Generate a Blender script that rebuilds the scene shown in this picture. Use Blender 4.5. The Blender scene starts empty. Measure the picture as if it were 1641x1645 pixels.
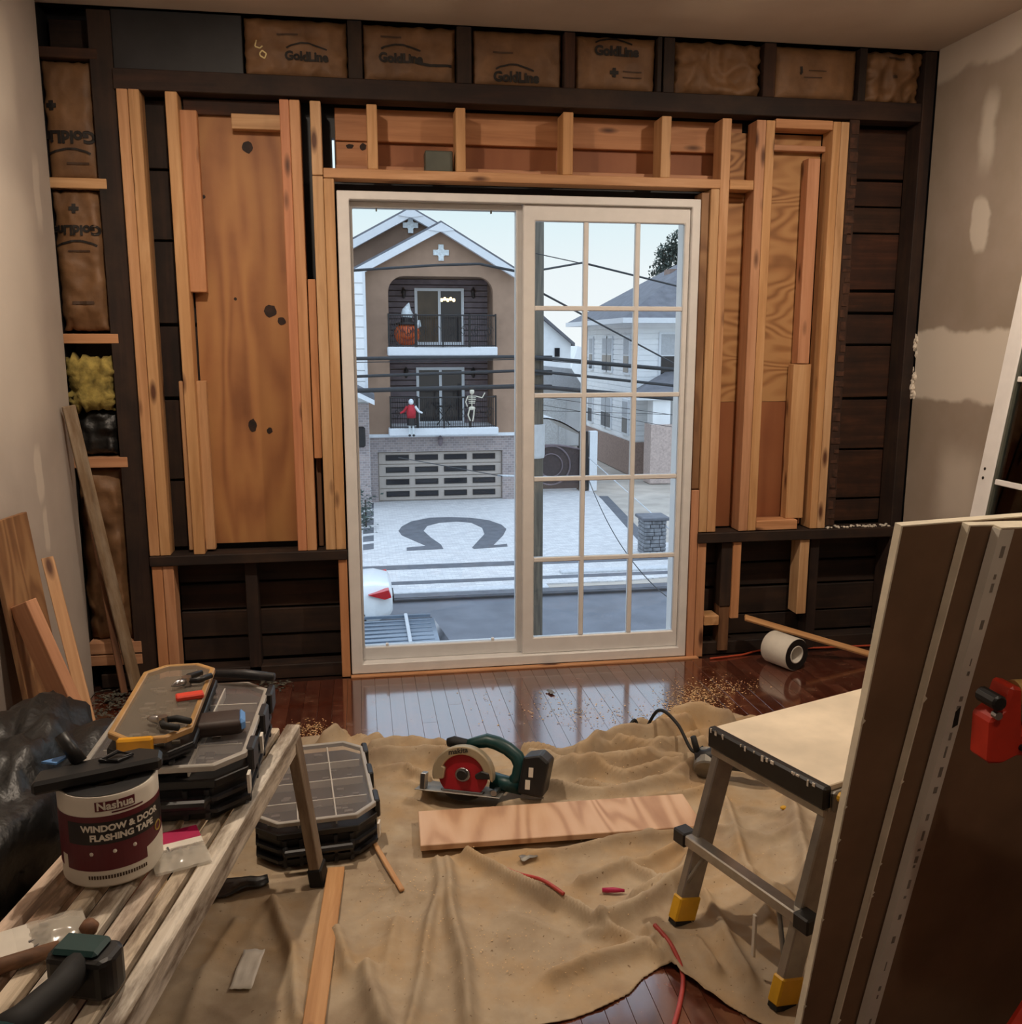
import bpy, bmesh, math, random
from mathutils import Vector, Matrix, noise
from mathutils.geometry import tessellate_polygon
PI = math.pi
SC = bpy.context.scene
COL = SC.collection
random.seed(7)

# ------------------------------------------------------------------ camera
CAMH, FPX, CX, CY = 1.43, 1485.0, 820.5, 822.5
PITCH, YAW = math.atan(273 / 1485.0), math.radians(9.26)
cam_d = bpy.data.cameras.new('camera')
cam_d.sensor_fit = 'HORIZONTAL'; cam_d.sensor_width = 36.0
cam_d.lens = FPX / 1641 * 36.0; cam_d.clip_start = 0.05; cam_d.clip_end = 400
cam = bpy.data.objects.new('camera', cam_d); COL.objects.link(cam)
cam.location = (0, 0, CAMH); cam.rotation_euler = (PI / 2 - PITCH, 0, -YAW)
SC.camera = cam

# ------------------------------------------------------------------ view + world (overcast dusk sky)
SC.view_settings.view_transform = 'Standard'
SC.view_settings.look = 'None'
SC.view_settings.gamma = 1.0
SC.view_settings.use_curve_mapping = False
SC.view_settings.exposure = 0.0
wd = bpy.data.worlds.new('sky'); SC.world = wd; wd.use_nodes = True
wn = wd.node_tree; wn.nodes.clear()
_tc = wn.nodes.new('ShaderNodeTexCoord'); _sp = wn.nodes.new('ShaderNodeSeparateXYZ')
_rp = wn.nodes.new('ShaderNodeValToRGB'); _bg = wn.nodes.new('ShaderNodeBackground'); _wo = wn.nodes.new('ShaderNodeOutputWorld')
wn.links.new(_tc.outputs['Generated'], _sp.inputs[0]); wn.links.new(_sp.outputs['Z'], _rp.inputs[0])
_e = _rp.color_ramp.elements
_e[0].position = 0.0; _e[0].color = (0.53, 0.535, 0.54, 1)
_e[1].position = 1.0; _e[1].color = (0.80, 0.92, 1.12, 1)
for _p, _c in ((0.07, (0.50, 0.52, 0.53, 1)), (0.16, (0.40, 0.49, 0.515, 1)), (0.42, (0.62, 0.72, 0.87, 1))):
    _q = _e.new(_p); _q.color = _c
wn.links.new(_rp.outputs[0], _bg.inputs[0]); _bg.inputs[1].default_value = 2.0
wn.links.new(_bg.outputs[0], _wo.inputs[0])

# two ceiling lamps of the room, then an unseen fill added near the camera (fixtures are built further down at the same places)
LAMPS_AND_FILL = ((-0.36, 2.50, 31.0), (1.72, 2.50, 31.0), (0.68, 0.30, 9.0))  # last entry is only a weak fill, not a lamp of the room
LAMP_COL = (1.0, 0.83, 0.66)

# room measures in metres
XL, XR, ZC, YF = -1.117, 2.475, 2.65, 3.88
YB = -1.3
GZ = -4.23          # street level outside

# ------------------------------------------------------------------ picture point -> place helpers
_fw = Vector((math.sin(YAW) * math.cos(PITCH), math.cos(YAW) * math.cos(PITCH), -math.sin(PITCH)))
_rt = Vector((math.cos(YAW), -math.sin(YAW), 0)); _up = _rt.cross(_fw); _C = Vector((0, 0, CAMH))
def _ray(x, y): return _fw * FPX + _rt * (x - CX) - _up * (y - CY)
def PY(x, y, Y): d = _ray(x, y); return _C + d * (Y / d.y)
def PZ(x, y, z=0.0): d = _ray(x, y); return _C + d * ((z - CAMH) / d.z)
def PX(x, y, X): d = _ray(x, y); return _C + d * (X / d.x)

# ------------------------------------------------------------------ builders
class MB:
    def __init__(s): s.v = []; s.f = []; s.m = []; s.cur = 0
    def add(s, vs, fs, M=None):
        o = len(s.v)
        for p in vs:
            p = Vector(p); s.v.append(M @ p if M is not None else p)
        for f in fs: s.f.append([i + o for i in f]); s.m.append(s.cur)
        return s
    def mat(s, i): s.cur = i; return s
    def box(s, x0, x1, y0, y1, z0, z1, M=None):
        vs = [(x0,y0,z0),(x1,y0,z0),(x1,y1,z0),(x0,y1,z0),(x0,y0,z1),(x1,y0,z1),(x1,y1,z1),(x0,y1,z1)]
        return s.add(vs, [(0,3,2,1),(4,5,6,7),(0,1,5,4),(1,2,6,5),(2,3,7,6),(3,0,4,7)], M)
    def prism(s, pts, h0, h1, axis='z', M=None):
        n = len(pts)
        def P(a, b, h): return {'z': (a, b, h), 'y': (a, h, b), 'x': (h, a, b)}[axis]
        vs = [P(a, b, h0) for a, b in pts] + [P(a, b, h1) for a, b in pts]
        fs = [tuple(range(n - 1, -1, -1)), tuple(range(n, 2 * n))] + [(i, (i + 1) % n, n + (i + 1) % n, n + i) for i in range(n)]
        return s.add(vs, fs, M)
    def holes(s, loops, h0, h1, axis='y', M=None):
        def P(a, b, h): return {'z': (a, b, h), 'y': (a, h, b), 'x': (h, a, b)}[axis]
        flat = [p for l in loops for p in l]; n = len(flat)
        tris = tessellate_polygon([[Vector((a, b, 0)) for a, b in l] for l in loops])
        vs = [P(a, b, h0) for a, b in flat] + [P(a, b, h1) for a, b in flat]
        fs = [tuple(t) for t in tris] + [tuple(i + n for i in reversed(t)) for t in tris]
        o = 0
        for l in loops:
            k = len(l)
            for i in range(k):
                a, b = o + i, o + (i + 1) % k; fs.append((a, b, n + b, n + a))
            o += k
        return s.add(vs, fs, M)
    def tube(s, pts, r, n=8, closed=False, caps=True, M=None):
        pts = [Vector(p) for p in pts]; rs = r if isinstance(r, (list, tuple)) else [r] * len(pts)
        vs = []; fs = []; k = len(pts); prev = None
        for i, p in enumerate(pts):
            if closed: t = pts[(i + 1) % k] - pts[i - 1]
            else: t = pts[min(i + 1, k - 1)] - pts[max(i - 1, 0)]
            t.normalize()
            if prev is None:
                a = Vector((0, 0, 1)) if abs(t.z) < .9 else Vector((1, 0, 0)); u = t.cross(a).normalized()
            else: u = (prev - t * prev.dot(t)).normalized()
            prev = u; w = t.cross(u)
            for j in range(n):
                a = 2 * PI * j / n; vs.append(p + (u * math.cos(a) + w * math.sin(a)) * rs[i])
        for i in range(k if closed else k - 1):
            for j in range(n):
                a = i * n + j; b = i * n + (j + 1) % n; c = ((i + 1) % k) * n + (j + 1) % n; d = ((i + 1) % k) * n + j
                fs.append((a, b, c, d))
        if caps and not closed: fs.append(tuple(range(n - 1, -1, -1))); fs.append(tuple((k - 1) * n + j for j in range(n)))
        return s.add(vs, fs, M)
    def cyl(s, p0, p1, r, n=16, M=None): return s.tube([p0, p1], r, n, M=M)
    def lathe(s, prof, n=24, M=None, a0=0.0, a1=2 * PI):
        full = abs(a1 - a0 - 2 * PI) < 1e-6; cols = n if full else n + 1
        vs = []; fs = []; k = len(prof)
        for j in range(cols):
            a = a0 + (a1 - a0) * j / n
            for r, z in prof: vs.append((r * math.cos(a), r * math.sin(a), z))
        for j in range(n):
            j2 = (j + 1) % cols
            for i in range(k - 1): fs.append((j * k + i, j2 * k + i, j2 * k + i + 1, j * k + i + 1))
        return s.add(vs, fs, M)
    def sphere(s, c, r, nu=14, nv=9, M=None):
        r = r if isinstance(r, (list, tuple)) else (r, r, r); vs = [(c[0], c[1], c[2] - r[2])]
        for i in range(1, nv):
            t = PI * i / nv
            for j in range(nu):
                a = 2 * PI * j / nu
                vs.append((c[0] + r[0] * math.sin(t) * math.cos(a), c[1] + r[1] * math.sin(t) * math.sin(a), c[2] - r[2] * math.cos(t)))
        vs.append((c[0], c[1], c[2] + r[2])); L = len(vs) - 1
        fs = [(0, 1 + (j + 1) % nu, 1 + j) for j in range(nu)]
        for i in range(nv - 2):
            for j in range(nu):
                a = 1 + i * nu + j; b = 1 + i * nu + (j + 1) % nu; fs.append((a, b, b + nu, a + nu))
        fs += [(L, 1 + (nv - 2) * nu + j, 1 + (nv - 2) * nu + (j + 1) % nu) for j in range(nu)]
        return s.add(vs, fs, M)
    def build(s, name, mat, parent=None, loc=None, rot=None, smooth=False, bevel=0.0, seg=1, center=False, auto=None):
        vs = s.v
        off = Vector((0, 0, 0))
        if center and vs:
            mn = Vector([min(v[i] for v in vs) for i in range(3)]); mx = Vector([max(v[i] for v in vs) for i in range(3)])
            off = (mn + mx) / 2; vs = [v - off for v in vs]
        me = bpy.data.meshes.new(name); me.from_pydata([tuple(v) for v in vs], [], s.f)
        mats = mat if isinstance(mat, (list, tuple)) else [mat]
        for m in mats: me.materials.append(M_[m] if isinstance(m, str) else m)
        if len(mats) > 1: me.polygons.foreach_set('material_index', s.m)
        bm = bmesh.new(); bm.from_mesh(me)
        bmesh.ops.recalc_face_normals(bm, faces=bm.faces)
        if bevel > 0:
            es = [e for e in bm.edges if len(e.link_faces) == 2 and e.calc_face_angle(0) > 0.5]
            bmesh.ops.bevel(bm, geom=es, offset=bevel, segments=seg, affect='EDGES', profile=0.5, clamp_overlap=True)
        bm.to_mesh(me); bm.free()
        if smooth:
            me.polygons.foreach_set('use_smooth', [True] * len(me.polygons))
            if auto: me.set_sharp_from_angle(angle=auto)
        o = bpy.data.objects.new(name, me); COL.objects.link(o)
        if parent is not None: o.parent = parent
        o.location = Vector(loc if loc is not None else (0, 0, 0)) + off
        if rot is not None: o.rotation_euler = rot
        return o

def tag(o, label=None, cat=None, group=None, kind=None):
    if label: o['label'] = label
    if cat: o['category'] = cat
    if group: o['group'] = group
    if kind: o['kind'] = kind
    return o
def thing(name, label, cat, loc=(0, 0, 0), rz=0.0, group=None, rot=None):
    o = bpy.data.objects.new(name, None); COL.objects.link(o); o.empty_display_size = .05
    o.location = loc; o.rotation_euler = rot if rot else (0, 0, rz)
    return tag(o, label, cat, group)
def bx(name, x0, x1, y0, y1, z0, z1, mat, parent=None, bevel=0.0, jit=0.0):
    m = MB().box(x0, x1, y0, y1, z0, z1)
    return m.build(name, mat, parent, bevel=bevel, center=True)
def copy_mesh(src, name, parent=None, loc=None, rot=None, scale=None):
    c = src.copy(); c.name = name; COL.objects.link(c); c.parent = parent
    if loc is not None: c.location = loc
    if rot is not None: c.rotation_euler = rot
    if scale is not None: c.scale = scale
    return c
def lumber(name, x0, x1, y0, y1, z0, z1, parent, mat='lumber', bevel=.0025):
    d = (x1 - x0, y1 - y0, z1 - z0); ax = 'xyz'[max(range(3), key=lambda i: d[i])]
    return bx(name, x0, x1, y0, y1, z0, z1, mat + '_' + ax, parent, bevel)
def stick(name, a, b, w, t, mat, parent=None, up=(0, 0, 1), bevel=.002, loc0=True):
    """board from a to b; w across, t along the 'up' hint; local z runs along the board"""
    a = Vector(a); b = Vector(b); z = (b - a); L = z.length; z.normalize()
    u = Vector(up); y = (u - z * u.dot(z)).normalized(); x = y.cross(z)
    o = MB().box(-w / 2, w / 2, -t / 2, t / 2, 0, L).build(name, mat, parent, bevel=bevel)
    R = Matrix((x, y, z)).transposed().to_4x4(); R.translation = a
    o.matrix_local = R
    return o
def frame_M(a, zdir, up):
    z = Vector(zdir).normalized(); u = Vector(up); y = (u - z * u.dot(z)).normalized(); x = y.cross(z)
    R = Matrix((x, y, z)).transposed().to_4x4(); R.translation = Vector(a); return R
_fonts = {}
def text_mesh(body, size, weight=0.0, align='CENTER', shear=0.0, space=1.0):
    cu = bpy.data.curves.new('txt', 'FONT'); cu.body = body; cu.size = size; cu.offset = weight
    cu.align_x = align; cu.align_y = 'CENTER'; cu.shear = shear; cu.space_character = space; cu.resolution_u = 3
    o = bpy.data.objects.new('txt', cu); COL.objects.link(o)
    dg = bpy.context.evaluated_depsgraph_get(); dg.update()
    me = bpy.data.meshes.new_from_object(o.evaluated_get(dg))
    bpy.data.objects.remove(o); bpy.data.curves.remove(cu)
    return me
def text(name, body, size, mat, parent, M, weight=0.0, warp=None, align='CENTER', shear=0.0, space=1.0):
    me = text_mesh(body, size, weight, align, shear, space); me.name = name
    me.materials.clear(); me.materials.append(M_[mat])
    if warp:
        for v in me.vertices: v.co = warp(v.co)
    else: me.transform(M)
    o = bpy.data.objects.new(name, me); COL.objects.link(o); o.parent = parent
    return o
def grid(nu, nv, fn):
    vs = [fn(i / nu, j / nv) for j in range(nv + 1) for i in range(nu + 1)]
    fs = [(j * (nu + 1) + i, j * (nu + 1) + i + 1, (j + 1) * (nu + 1) + i + 1, (j + 1) * (nu + 1) + i) for j in range(nv) for i in range(nu)]
    return vs, fs
def inside(p, poly):
    x, y = p; c = False; j = len(poly) - 1
    for i in range(len(poly)):
        xi, yi = poly[i]; xj, yj = poly[j]
        if (yi > y) != (yj > y) and x < (xj - xi) * (y - yi) / (yj - yi) + xi: c = not c
        j = i
    return c
def segd(p, a, b):
    ax, ay = a; bx_, by = b; px, py = p; dx, dy = bx_ - ax, by - ay; l = dx * dx + dy * dy
    t = 0 if l == 0 else max(0, min(1, ((px - ax) * dx + (py - ay) * dy) / l))
    return math.hypot(px - ax - t * dx, py - ay - t * dy)

# ------------------------------------------------------------------ materials (all procedural)
M_ = {}
def lin(c):
    if isinstance(c, str): c = tuple(int(c[i:i + 2], 16) for i in (0, 2, 4))
    return tuple(((v / 255) / 12.92 if v / 255 <= .04045 else ((v / 255 + .055) / 1.055) ** 2.4) for v in c) + (1.0,)
class NT:
    def __init__(s, name):
        s.mat = bpy.data.materials.new(name); s.mat.use_nodes = True; s.t = s.mat.node_tree; s.t.nodes.clear()
        s.out = s.n('ShaderNodeOutputMaterial'); s.b = s.n('ShaderNodeBsdfPrincipled'); s.l(s.b.outputs[0], s.out.inputs[0]); M_[name] = s.mat
    def n(s, t, **k):
        nd = s.t.nodes.new(t)
        for a, b in k.items(): setattr(nd, a, b)
        return nd
    def l(s, a, b): s.t.links.new(a, b)
    def coord(s, scale=(1, 1, 1), rnd=0.0, kind='Object'):
        tc = s.n('ShaderNodeTexCoord'); mp = s.n('ShaderNodeMapping'); mp.inputs['Scale'].default_value = scale
        s.l(tc.outputs[kind], mp.inputs['Vector'])
        if rnd:
            oi = s.n('ShaderNodeObjectInfo'); m = s.n('ShaderNodeMath', operation='MULTIPLY'); m.inputs[1].default_value = rnd
            s.l(oi.outputs['Random'], m.inputs[0]); s.l(m.outputs[0], mp.inputs['Location'])
        return mp.outputs[0]
    def noise(s, vec, scale, detail=4, rough=.55, dist=0.0):
        n = s.n('ShaderNodeTexNoise'); n.inputs['Scale'].default_value = scale; n.inputs['Detail'].default_value = detail
        n.inputs['Roughness'].default_value = rough; n.inputs['Distortion'].default_value = dist
        if vec is not None: s.l(vec, n.inputs['Vector'])
        return n.outputs['Fac']
    def ramp(s, fac, stops, interp='LINEAR'):
        r = s.n('ShaderNodeValToRGB'); s.l(fac, r.inputs[0]); e = r.color_ramp.elements; r.color_ramp.interpolation = interp
        e[0].position, e[0].color = stops[0][0], (lin(stops[0][1]) if not isinstance(stops[0][1], (int, float)) else (stops[0][1],) * 3 + (1,))
        e[1].position, e[1].color = stops[-1][0], (lin(stops[-1][1]) if not isinstance(stops[-1][1], (int, float)) else (stops[-1][1],) * 3 + (1,))
        for p, c in stops[1:-1]:
            q = e.new(p); q.color = lin(c) if not isinstance(c, (int, float)) else (c,) * 3 + (1,)
        return r.outputs[0]
    def mix(s, fac, a, b, mode='MIX'):
        m = s.n('ShaderNodeMix', data_type='RGBA', blend_type=mode)
        for sock, v in ((m.inputs[0], fac), (m.inputs[6], a), (m.inputs[7], b)):
            if hasattr(v, 'is_output'): s.l(v, sock)
            elif isinstance(v, (int, float)): sock.default_value = v
            else: sock.default_value = lin(v)
        return m.outputs[2]
    def math(s, op, a, b=None):
        m = s.n('ShaderNodeMath', operation=op)
        for i, v in enumerate((a, b)):
            if v is None: continue
            if hasattr(v, 'is_output'): s.l(v, m.inputs[i])
            else: m.inputs[i].default_value = v
        return m.outputs[0]
    def bump(s, h, strength=.3, dist=.01):
        b = s.n('ShaderNodeBump'); b.inputs['Strength'].default_value = strength; b.inputs['Distance'].default_value = dist
        s.l(h, b.inputs['Height']); s.l(b.outputs[0], s.b.inputs['Normal'])
    def set(s, col=None, rough=.6, metal=0.0, spec=.5):
        if col is not None:
            if hasattr(col, 'is_output'): s.l(col, s.b.inputs['Base Color'])
            else: s.b.inputs['Base Color'].default_value = lin(col)
        if hasattr(rough, 'is_output'): s.l(rough, s.b.inputs['Roughness'])
        else: s.b.inputs['Roughness'].default_value = rough
        s.b.inputs['Metallic'].default_value = metal; s.b.inputs['Specular IOR Level'].default_value = spec
        return s
def plain(name, col, rough=.6, metal=0.0, var=.12, scale=14, spec=.5, bump=0.0, rnd=5.0):
    t = NT(name); v = t.coord(rnd=rnd); n = t.noise(v, scale, 5)
    c = lin(col)
    lo = tuple(max(0, x * (1 - var * 2)) for x in c[:3]) + (1,); hi = tuple(min(1, x * (1 + var)) for x in c[:3]) + (1,)
    r = t.n('ShaderNodeValToRGB'); t.l(n, r.inputs[0]); r.color_ramp.elements[0].position = .3; r.color_ramp.elements[1].position = .7
    r.color_ramp.elements[0].color = lo; r.color_ramp.elements[1].color = hi
    t.set(r.outputs[0], rough, metal, spec)
    if bump: t.bump(n, bump, .01)
    return t
def wood(name, ax, tones, knot='5a3520', knots=.075, streak=14, rough=.62, dirt=None):
    t = NT(name); cr = [streak] * 3; cr['xyz'.index(ax)] = .9
    v = t.coord(tuple(cr), rnd=53.0); n = t.noise(v, 2.2, 5, .6, .6)
    base = t.ramp(n, [(.25, tones[0]), (.5, tones[1]), (.75, tones[2])])
    oi = t.n('ShaderNodeObjectInfo'); tint = t.ramp(oi.outputs['Random'], [(0, 'ffe9c8'), (.5, 'ffffff'), (1, 'ffd8c4')])
    c = t.mix(.8, base, tint, 'MULTIPLY')
    if knots:
        ks = [11] * 3; ks['xyz'.index(ax)] = 3.2
        kv = t.coord(tuple(ks), rnd=91.0); vo = t.n('ShaderNodeTexVoronoi'); vo.inputs['Scale'].default_value = 1.0; t.l(kv, vo.inputs['Vector'])
        km = t.ramp(vo.outputs['Distance'], [(knots, 1.0), (knots * 2.4, 0.0)])
        c = t.mix(km, c, knot)
    if dirt:
        ds = [3.0 if len(dirt) < 3 else 16.0] * 3; ds['xyz'.index(ax)] = 3.0
        dm = t.ramp(t.noise(t.coord(tuple(ds), rnd=20.), 2.0 if len(dirt) < 3 else 1.2, 6, .65), [(.45, 0.0), (.7 if len(dirt) < 3 else .62, dirt[1])]); c = t.mix(dm, c, dirt[0])
    t.set(c, rough); t.bump(n, .12, .004)
    return t
for ax in 'xyz':
    wood('lumber_' + ax, ax, ('a98058', 'c29a70', 'd4b08a'))
    wood('pinkwood_' + ax, ax, ('a87756', 'be8d6a', 'cea07e'))
    wood('oldwood_' + ax, ax, ('120b08', '21140e', '372419'), knots=0, rough=.75, dirt=('45301f', .45))
    wood('rust_' + ax, ax, ('22120b', '3b2315', '543420'), knots=0, rough=.8, dirt=('1c110b', .7))
    wood('paintwood_' + ax, ax, ('a89c8a', 'd0c6b6', 'e6dfd2'), knots=0, streak=26, rough=.7, dirt=('5a4632', .85, 1))
    wood('greywood_' + ax, ax, ('5b4d3e', '786754', '90806a'), knots=0, rough=.75, dirt=('a89a86', .5, 1))
    wood('brownwood_' + ax, ax, ('4d3626', '6d503a', '8a6b50'), knots=0, rough=.7)
def plyboard(name, scale, tones, rings=26.0, dist=.4, fine=(1, 1, 1), amt=.45, rough=.6):
    """rotary-cut veneer: contour lines of a stretched noise field give the flame grain"""
    t = NT(name); v = t.coord(scale, rnd=31.0)
    n = t.noise(v, 1.0, 2, .45, dist)
    w = t.math('ADD', t.math('MULTIPLY', t.math('SINE', t.math('MULTIPLY', n, rings * 2)), .5), .5)
    n2 = t.noise(t.coord((1, 1, 1), rnd=9.), 3.0, 5); n3 = t.noise(t.coord(fine, rnd=12.), 1.0, 5)
    f = t.math('ADD', t.math('ADD', t.math('MULTIPLY', w, amt), t.math('MULTIPLY', n2, .55)), t.math('MULTIPLY', n3, .5 - amt * .5))
    t.set(t.ramp(f, [(.3, tones[0]), (.55, tones[1]), (.85, tones[2])]), rough); t.bump(n3, .1, .004)
plyboard('ply_z', (3.0, 3.0, .7), ('7c4e2e', 'a06c42', 'b5834f'), 22.0, .6, (9, 9, 1.2), .26)
plyboard('plywavy', (1.4, 1.4, 4.2), ('7d5230', 'ac7b4c', 'c09260'), 48.0, .5, (2, 2, 18), .42)
plyboard('plyred', (2.5, 2.5, .6), ('8a5232', '9c623e', 'ab7048'), 16.0, .4, (12, 12, 1), .18)
plyboard('plystrip', (.5, .5, 3.4), ('ad8466', 'cba484', 'd8b698'), 70.0, .4, (3, 3, 30), .36)
plyboard('plylean', (5, 5, 1.4), ('5f402b', '845f40', '9f7a55'), 22.0, .8, (14, 14, 3), .3)

def drywall(name, base, patches, plane, tone='d8cfc2', rough=.75):
    """patches: (u, v, ru, rv, soft, amount): joint compound spots with a shape of their own; plane picks the two object axes"""
    t = NT(name); tc = t.n('ShaderNodeTexCoord'); sp = t.n('ShaderNodeSeparateXYZ')
    nz = t.n('ShaderNodeTexNoise'); nz.inputs['Scale'].default_value = 5.0; nz.inputs['Detail'].default_value = 4
    t.l(tc.outputs['Object'], nz.inputs['Vector'])
    vm = t.n('ShaderNodeVectorMath', operation='SCALE'); t.l(nz.outputs['Color'], vm.inputs[0]); vm.inputs['Scale'].default_value = .10
    va = t.n('ShaderNodeVectorMath', operation='ADD'); t.l(tc.outputs['Object'], va.inputs[0]); t.l(vm.outputs[0], va.inputs[1])
    t.l(va.outputs[0], sp.inputs[0]); U, V = sp.outputs['XYZ'.index(plane[0])], sp.outputs['XYZ'.index(plane[1])]
    n2 = t.noise(t.coord((1, 1, 1)), 2.2, 5)
    c = t.ramp(n2, [(.3, base[0]), (.7, base[1])])
    for u, v, ru, rv, soft, am in patches:
        a = t.math('DIVIDE', t.math('ABSOLUTE', t.math('SUBTRACT', U, u + .05)), ru); b = t.math('DIVIDE', t.math('ABSOLUTE', t.math('SUBTRACT', V, v + .05)), rv)
        d = t.math('POWER', t.math('ADD', t.math('POWER', a, 4.0), t.math('POWER', b, 4.0)), .25)
        m = t.n('ShaderNodeMapRange', interpolation_type='SMOOTHSTEP'); t.l(d, m.inputs['Value'])
        m.inputs['From Min'].default_value = 1 - soft; m.inputs['From Max'].default_value = 1 + soft * .3
        m.inputs['To Min'].default_value = am; m.inputs['To Max'].default_value = 0.0
        c = t.mix(m.outputs[0], c, tone)
    t.set(c, rough); t.bump(t.noise(t.coord((1, 1, 1)), 60, 3), .06, .003)
drywall('drywall_right', ('8f8272', 'a4968a'), [(3.55, 1.33, .55, .155, .12, .85), (3.5, 1.9, .055, .11, .25, .7), (3.50, 2.25, .05, .16, .6, .6),
        (3.2, 2.6, 1.2, .09, .25, .55), (3.2, 2.9, .05, .3, .4, .5), (3.5, .82, .17, .2, .6, .5), (2.3, 1.3, .6, .3, .3, .6)], 'YZ')
drywall('drywall_left', ('aca299', 'c0b7ae'), [(3.3, 1.55, .35, .5, .4, .55), (3.45, .97, .035, .1, .3, .7), (3.46, .77, .03, .085, .3, .7),
        (3.7, 1.95, .04, .15, .4, .5), (3.45, 2.3, .12, .25, .6, .5), (2.6, 1.6, .4, .6, .5, .5)], 'YZ')
drywall('drywall_ceil', ('b3a598', 'c4b7ab'), [(1.35, 3.5, .22, .2, .7, .6), (.25, 3.5, .16, .35, .6, .5), (2.2, 3.4, .2, .3, .7, .4)], 'XY')
plain('lath_stub', '4a2e1f', .85, var=.35, scale=30); plain('plaster_white', 'd9cfc0', .85, bump=.3)
plain('gypsum', 'f0e6ce', .85, var=.08, bump=.2)
plain('paper_brown', '80634a', .75, var=.12, scale=5)
plain('paper_tan', '8a7256', .75, var=.1)
plain('felt', '232326', .5, var=.3, scale=6, spec=.4)
t = NT('kraft'); v = t.coord((1, 1, 1), rnd=17.0); n = t.noise(v, 9, 5, .6)
t.set(t.mix(t.ramp(t.noise(v, 2.5, 4), [(.5, 0.0), (.75, .5)]), t.ramp(n, [(.3, '62452c'), (.7, '835f3e')]), '4f3823'), .6); t.bump(n, .35, .01)
plain('ink', '1d1713', .7, var=.1); plain('ink_soft', '473222', .7, var=.1); plain('ink_red', '5d3a28', .7)
plain('fibre_yellow', '9c8a48', .95, var=.3, scale=25, bump=.8)
plain('fibre_grey', '5b5a50', .95, var=.35, scale=25, bump=.8)
# hardwood floor
t = NT('plank'); v = t.coord((22, 1.3, 22), rnd=71.0); n = t.noise(v, 2.0, 5, .6, .5)
c = t.ramp(n, [(.25, '4a2418'), (.55, '653526'), (.8, '784632')])
oi = t.n('ShaderNodeObjectInfo'); tn = t.ramp(oi.outputs['Random'], [(0, 'c8b8b0'), (1, 'ffffff')])
dust = t.ramp(t.noise(t.coord((1, 1, 1), kind='Object', rnd=3.), 7, 6, .7), [(.5, 0.0), (.8, .3)])
t.set(t.mix(dust, t.mix(1.0, c, tn, 'MULTIPLY'), 'a98468'), t.ramp(dust, [(0, .16), (.3, .4)]), spec=.6); t.b.inputs['Coat Weight'].default_value = 1.0; t.b.inputs['Coat Roughness'].default_value = .09; t.b.inputs['Coat IOR'].default_value = 1.8
plain('subfloor', '2a1710', .5)
# canvas
t = NT('canvas'); v = t.coord((1, 1, 1)); n = t.noise(v, 5, 6, .6)
c = t.ramp(n, [(.3, '98866f'), (.7, 'bcab92')])
st = t.ramp(t.noise(t.coord((1, 1, 1)), 2.4, 6, .65), [(.46, 0.0), (.68, .6)]); c = t.mix(st, c, 'b8925e')
st2 = t.ramp(t.noise(t.coord((1.7, 1.7, 1.7)), 3.1, 5, .6), [(.55, 0.0), (.75, .6)]); c = t.mix(st2, c, '8a7460')
sp = t.ramp(t.noise(t.coord((1, 1, 1)), 90, 2, .5), [(.70, 0.0), (.76, .7)]); c = t.mix(sp, c, '5b4226')
t.set(c, .9, spec=.2); t.bump(t.noise(t.coord((1, 1, 1)), 220, 2), .12, .002)
plain('sawdust', 'd9b888', .9, var=.2)
# door, metals, plastics
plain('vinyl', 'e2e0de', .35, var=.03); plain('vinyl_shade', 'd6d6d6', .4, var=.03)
plain('rubber', '141414', .7, var=.2); plain('black_plastic', '1a1a1b', .42, var=.2); plain('dark_plastic', '26262a', .5, var=.2)
plain('black_paint', '121313', .4, var=.3, scale=30); plain('alu', 'a9a59e', .38, .85, var=.1, scale=20); plain('alu_dull', '8c8880', .5, .6, var=.15)
plain('steel', 'b9b9bb', .28, 1.0, var=.1); plain('yellow_plastic', 'd8a520', .45, var=.1); plain('amber_plastic', 'd99a1c', .4, var=.08)
plain('teal', '0f3a3a', .4, var=.15); plain('champagne', 'b9ab90', .38, .5, var=.06); plain('saw_red', 'a01522', .45, var=.08)
plain('red_paint', 'c0301c', .45, var=.12); plain('orange_cord', 'b3482a', .5); plain('red_cord', 'b04038', .5); plain('white_plastic', 'e2ddd2', .4, var=.05)
plain('magenta', 'b01850', .5); plain('paper_white', 'd6d0c4', .8, var=.06); plain('brown_leather', '35261f', .6, var=.15); plain('blue_tape', '5f92d0', .6)
plain('copper', 'c8784a', .3, 1.0); plain('deck', 'dccdb4', .7, var=.1, scale=6); plain('red_tip', 'd8402c', .5)
plain('label_white', 'ddd6c8', .55, var=.04); plain('maroon', '5c1420', .5, var=.06); plain('label_black', '191314', .5); plain('gold', 'b89a44', .4)
plain('grey_box', '55584f', .5); plain('roller_wood', 'b09058', .5, var=.25)
t = NT('bag_plastic'); n = t.noise(t.coord((1, 1, 1)), 14, 4); t.set('161616', .45); t.bump(n, .4, .02)
def clear(name, tint, alpha, rough=.15, spec=.5):
    t = NT(name); tr = t.n('ShaderNodeBsdfTransparent'); mx = t.n('ShaderNodeMixShader')
    t.set(tint, rough, spec=spec); mx.inputs[0].default_value = alpha
    t.l(tr.outputs[0], mx.inputs[1]); t.l(t.b.outputs[0], mx.inputs[2]); t.l(mx.outputs[0], t.out.inputs[0])
clear('clear_lid', '969292', .24, .15); clear('clear_bag', 'cfc9bc', .45, .15); clear('clear_amber', '9c9284', .32, .18)
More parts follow.
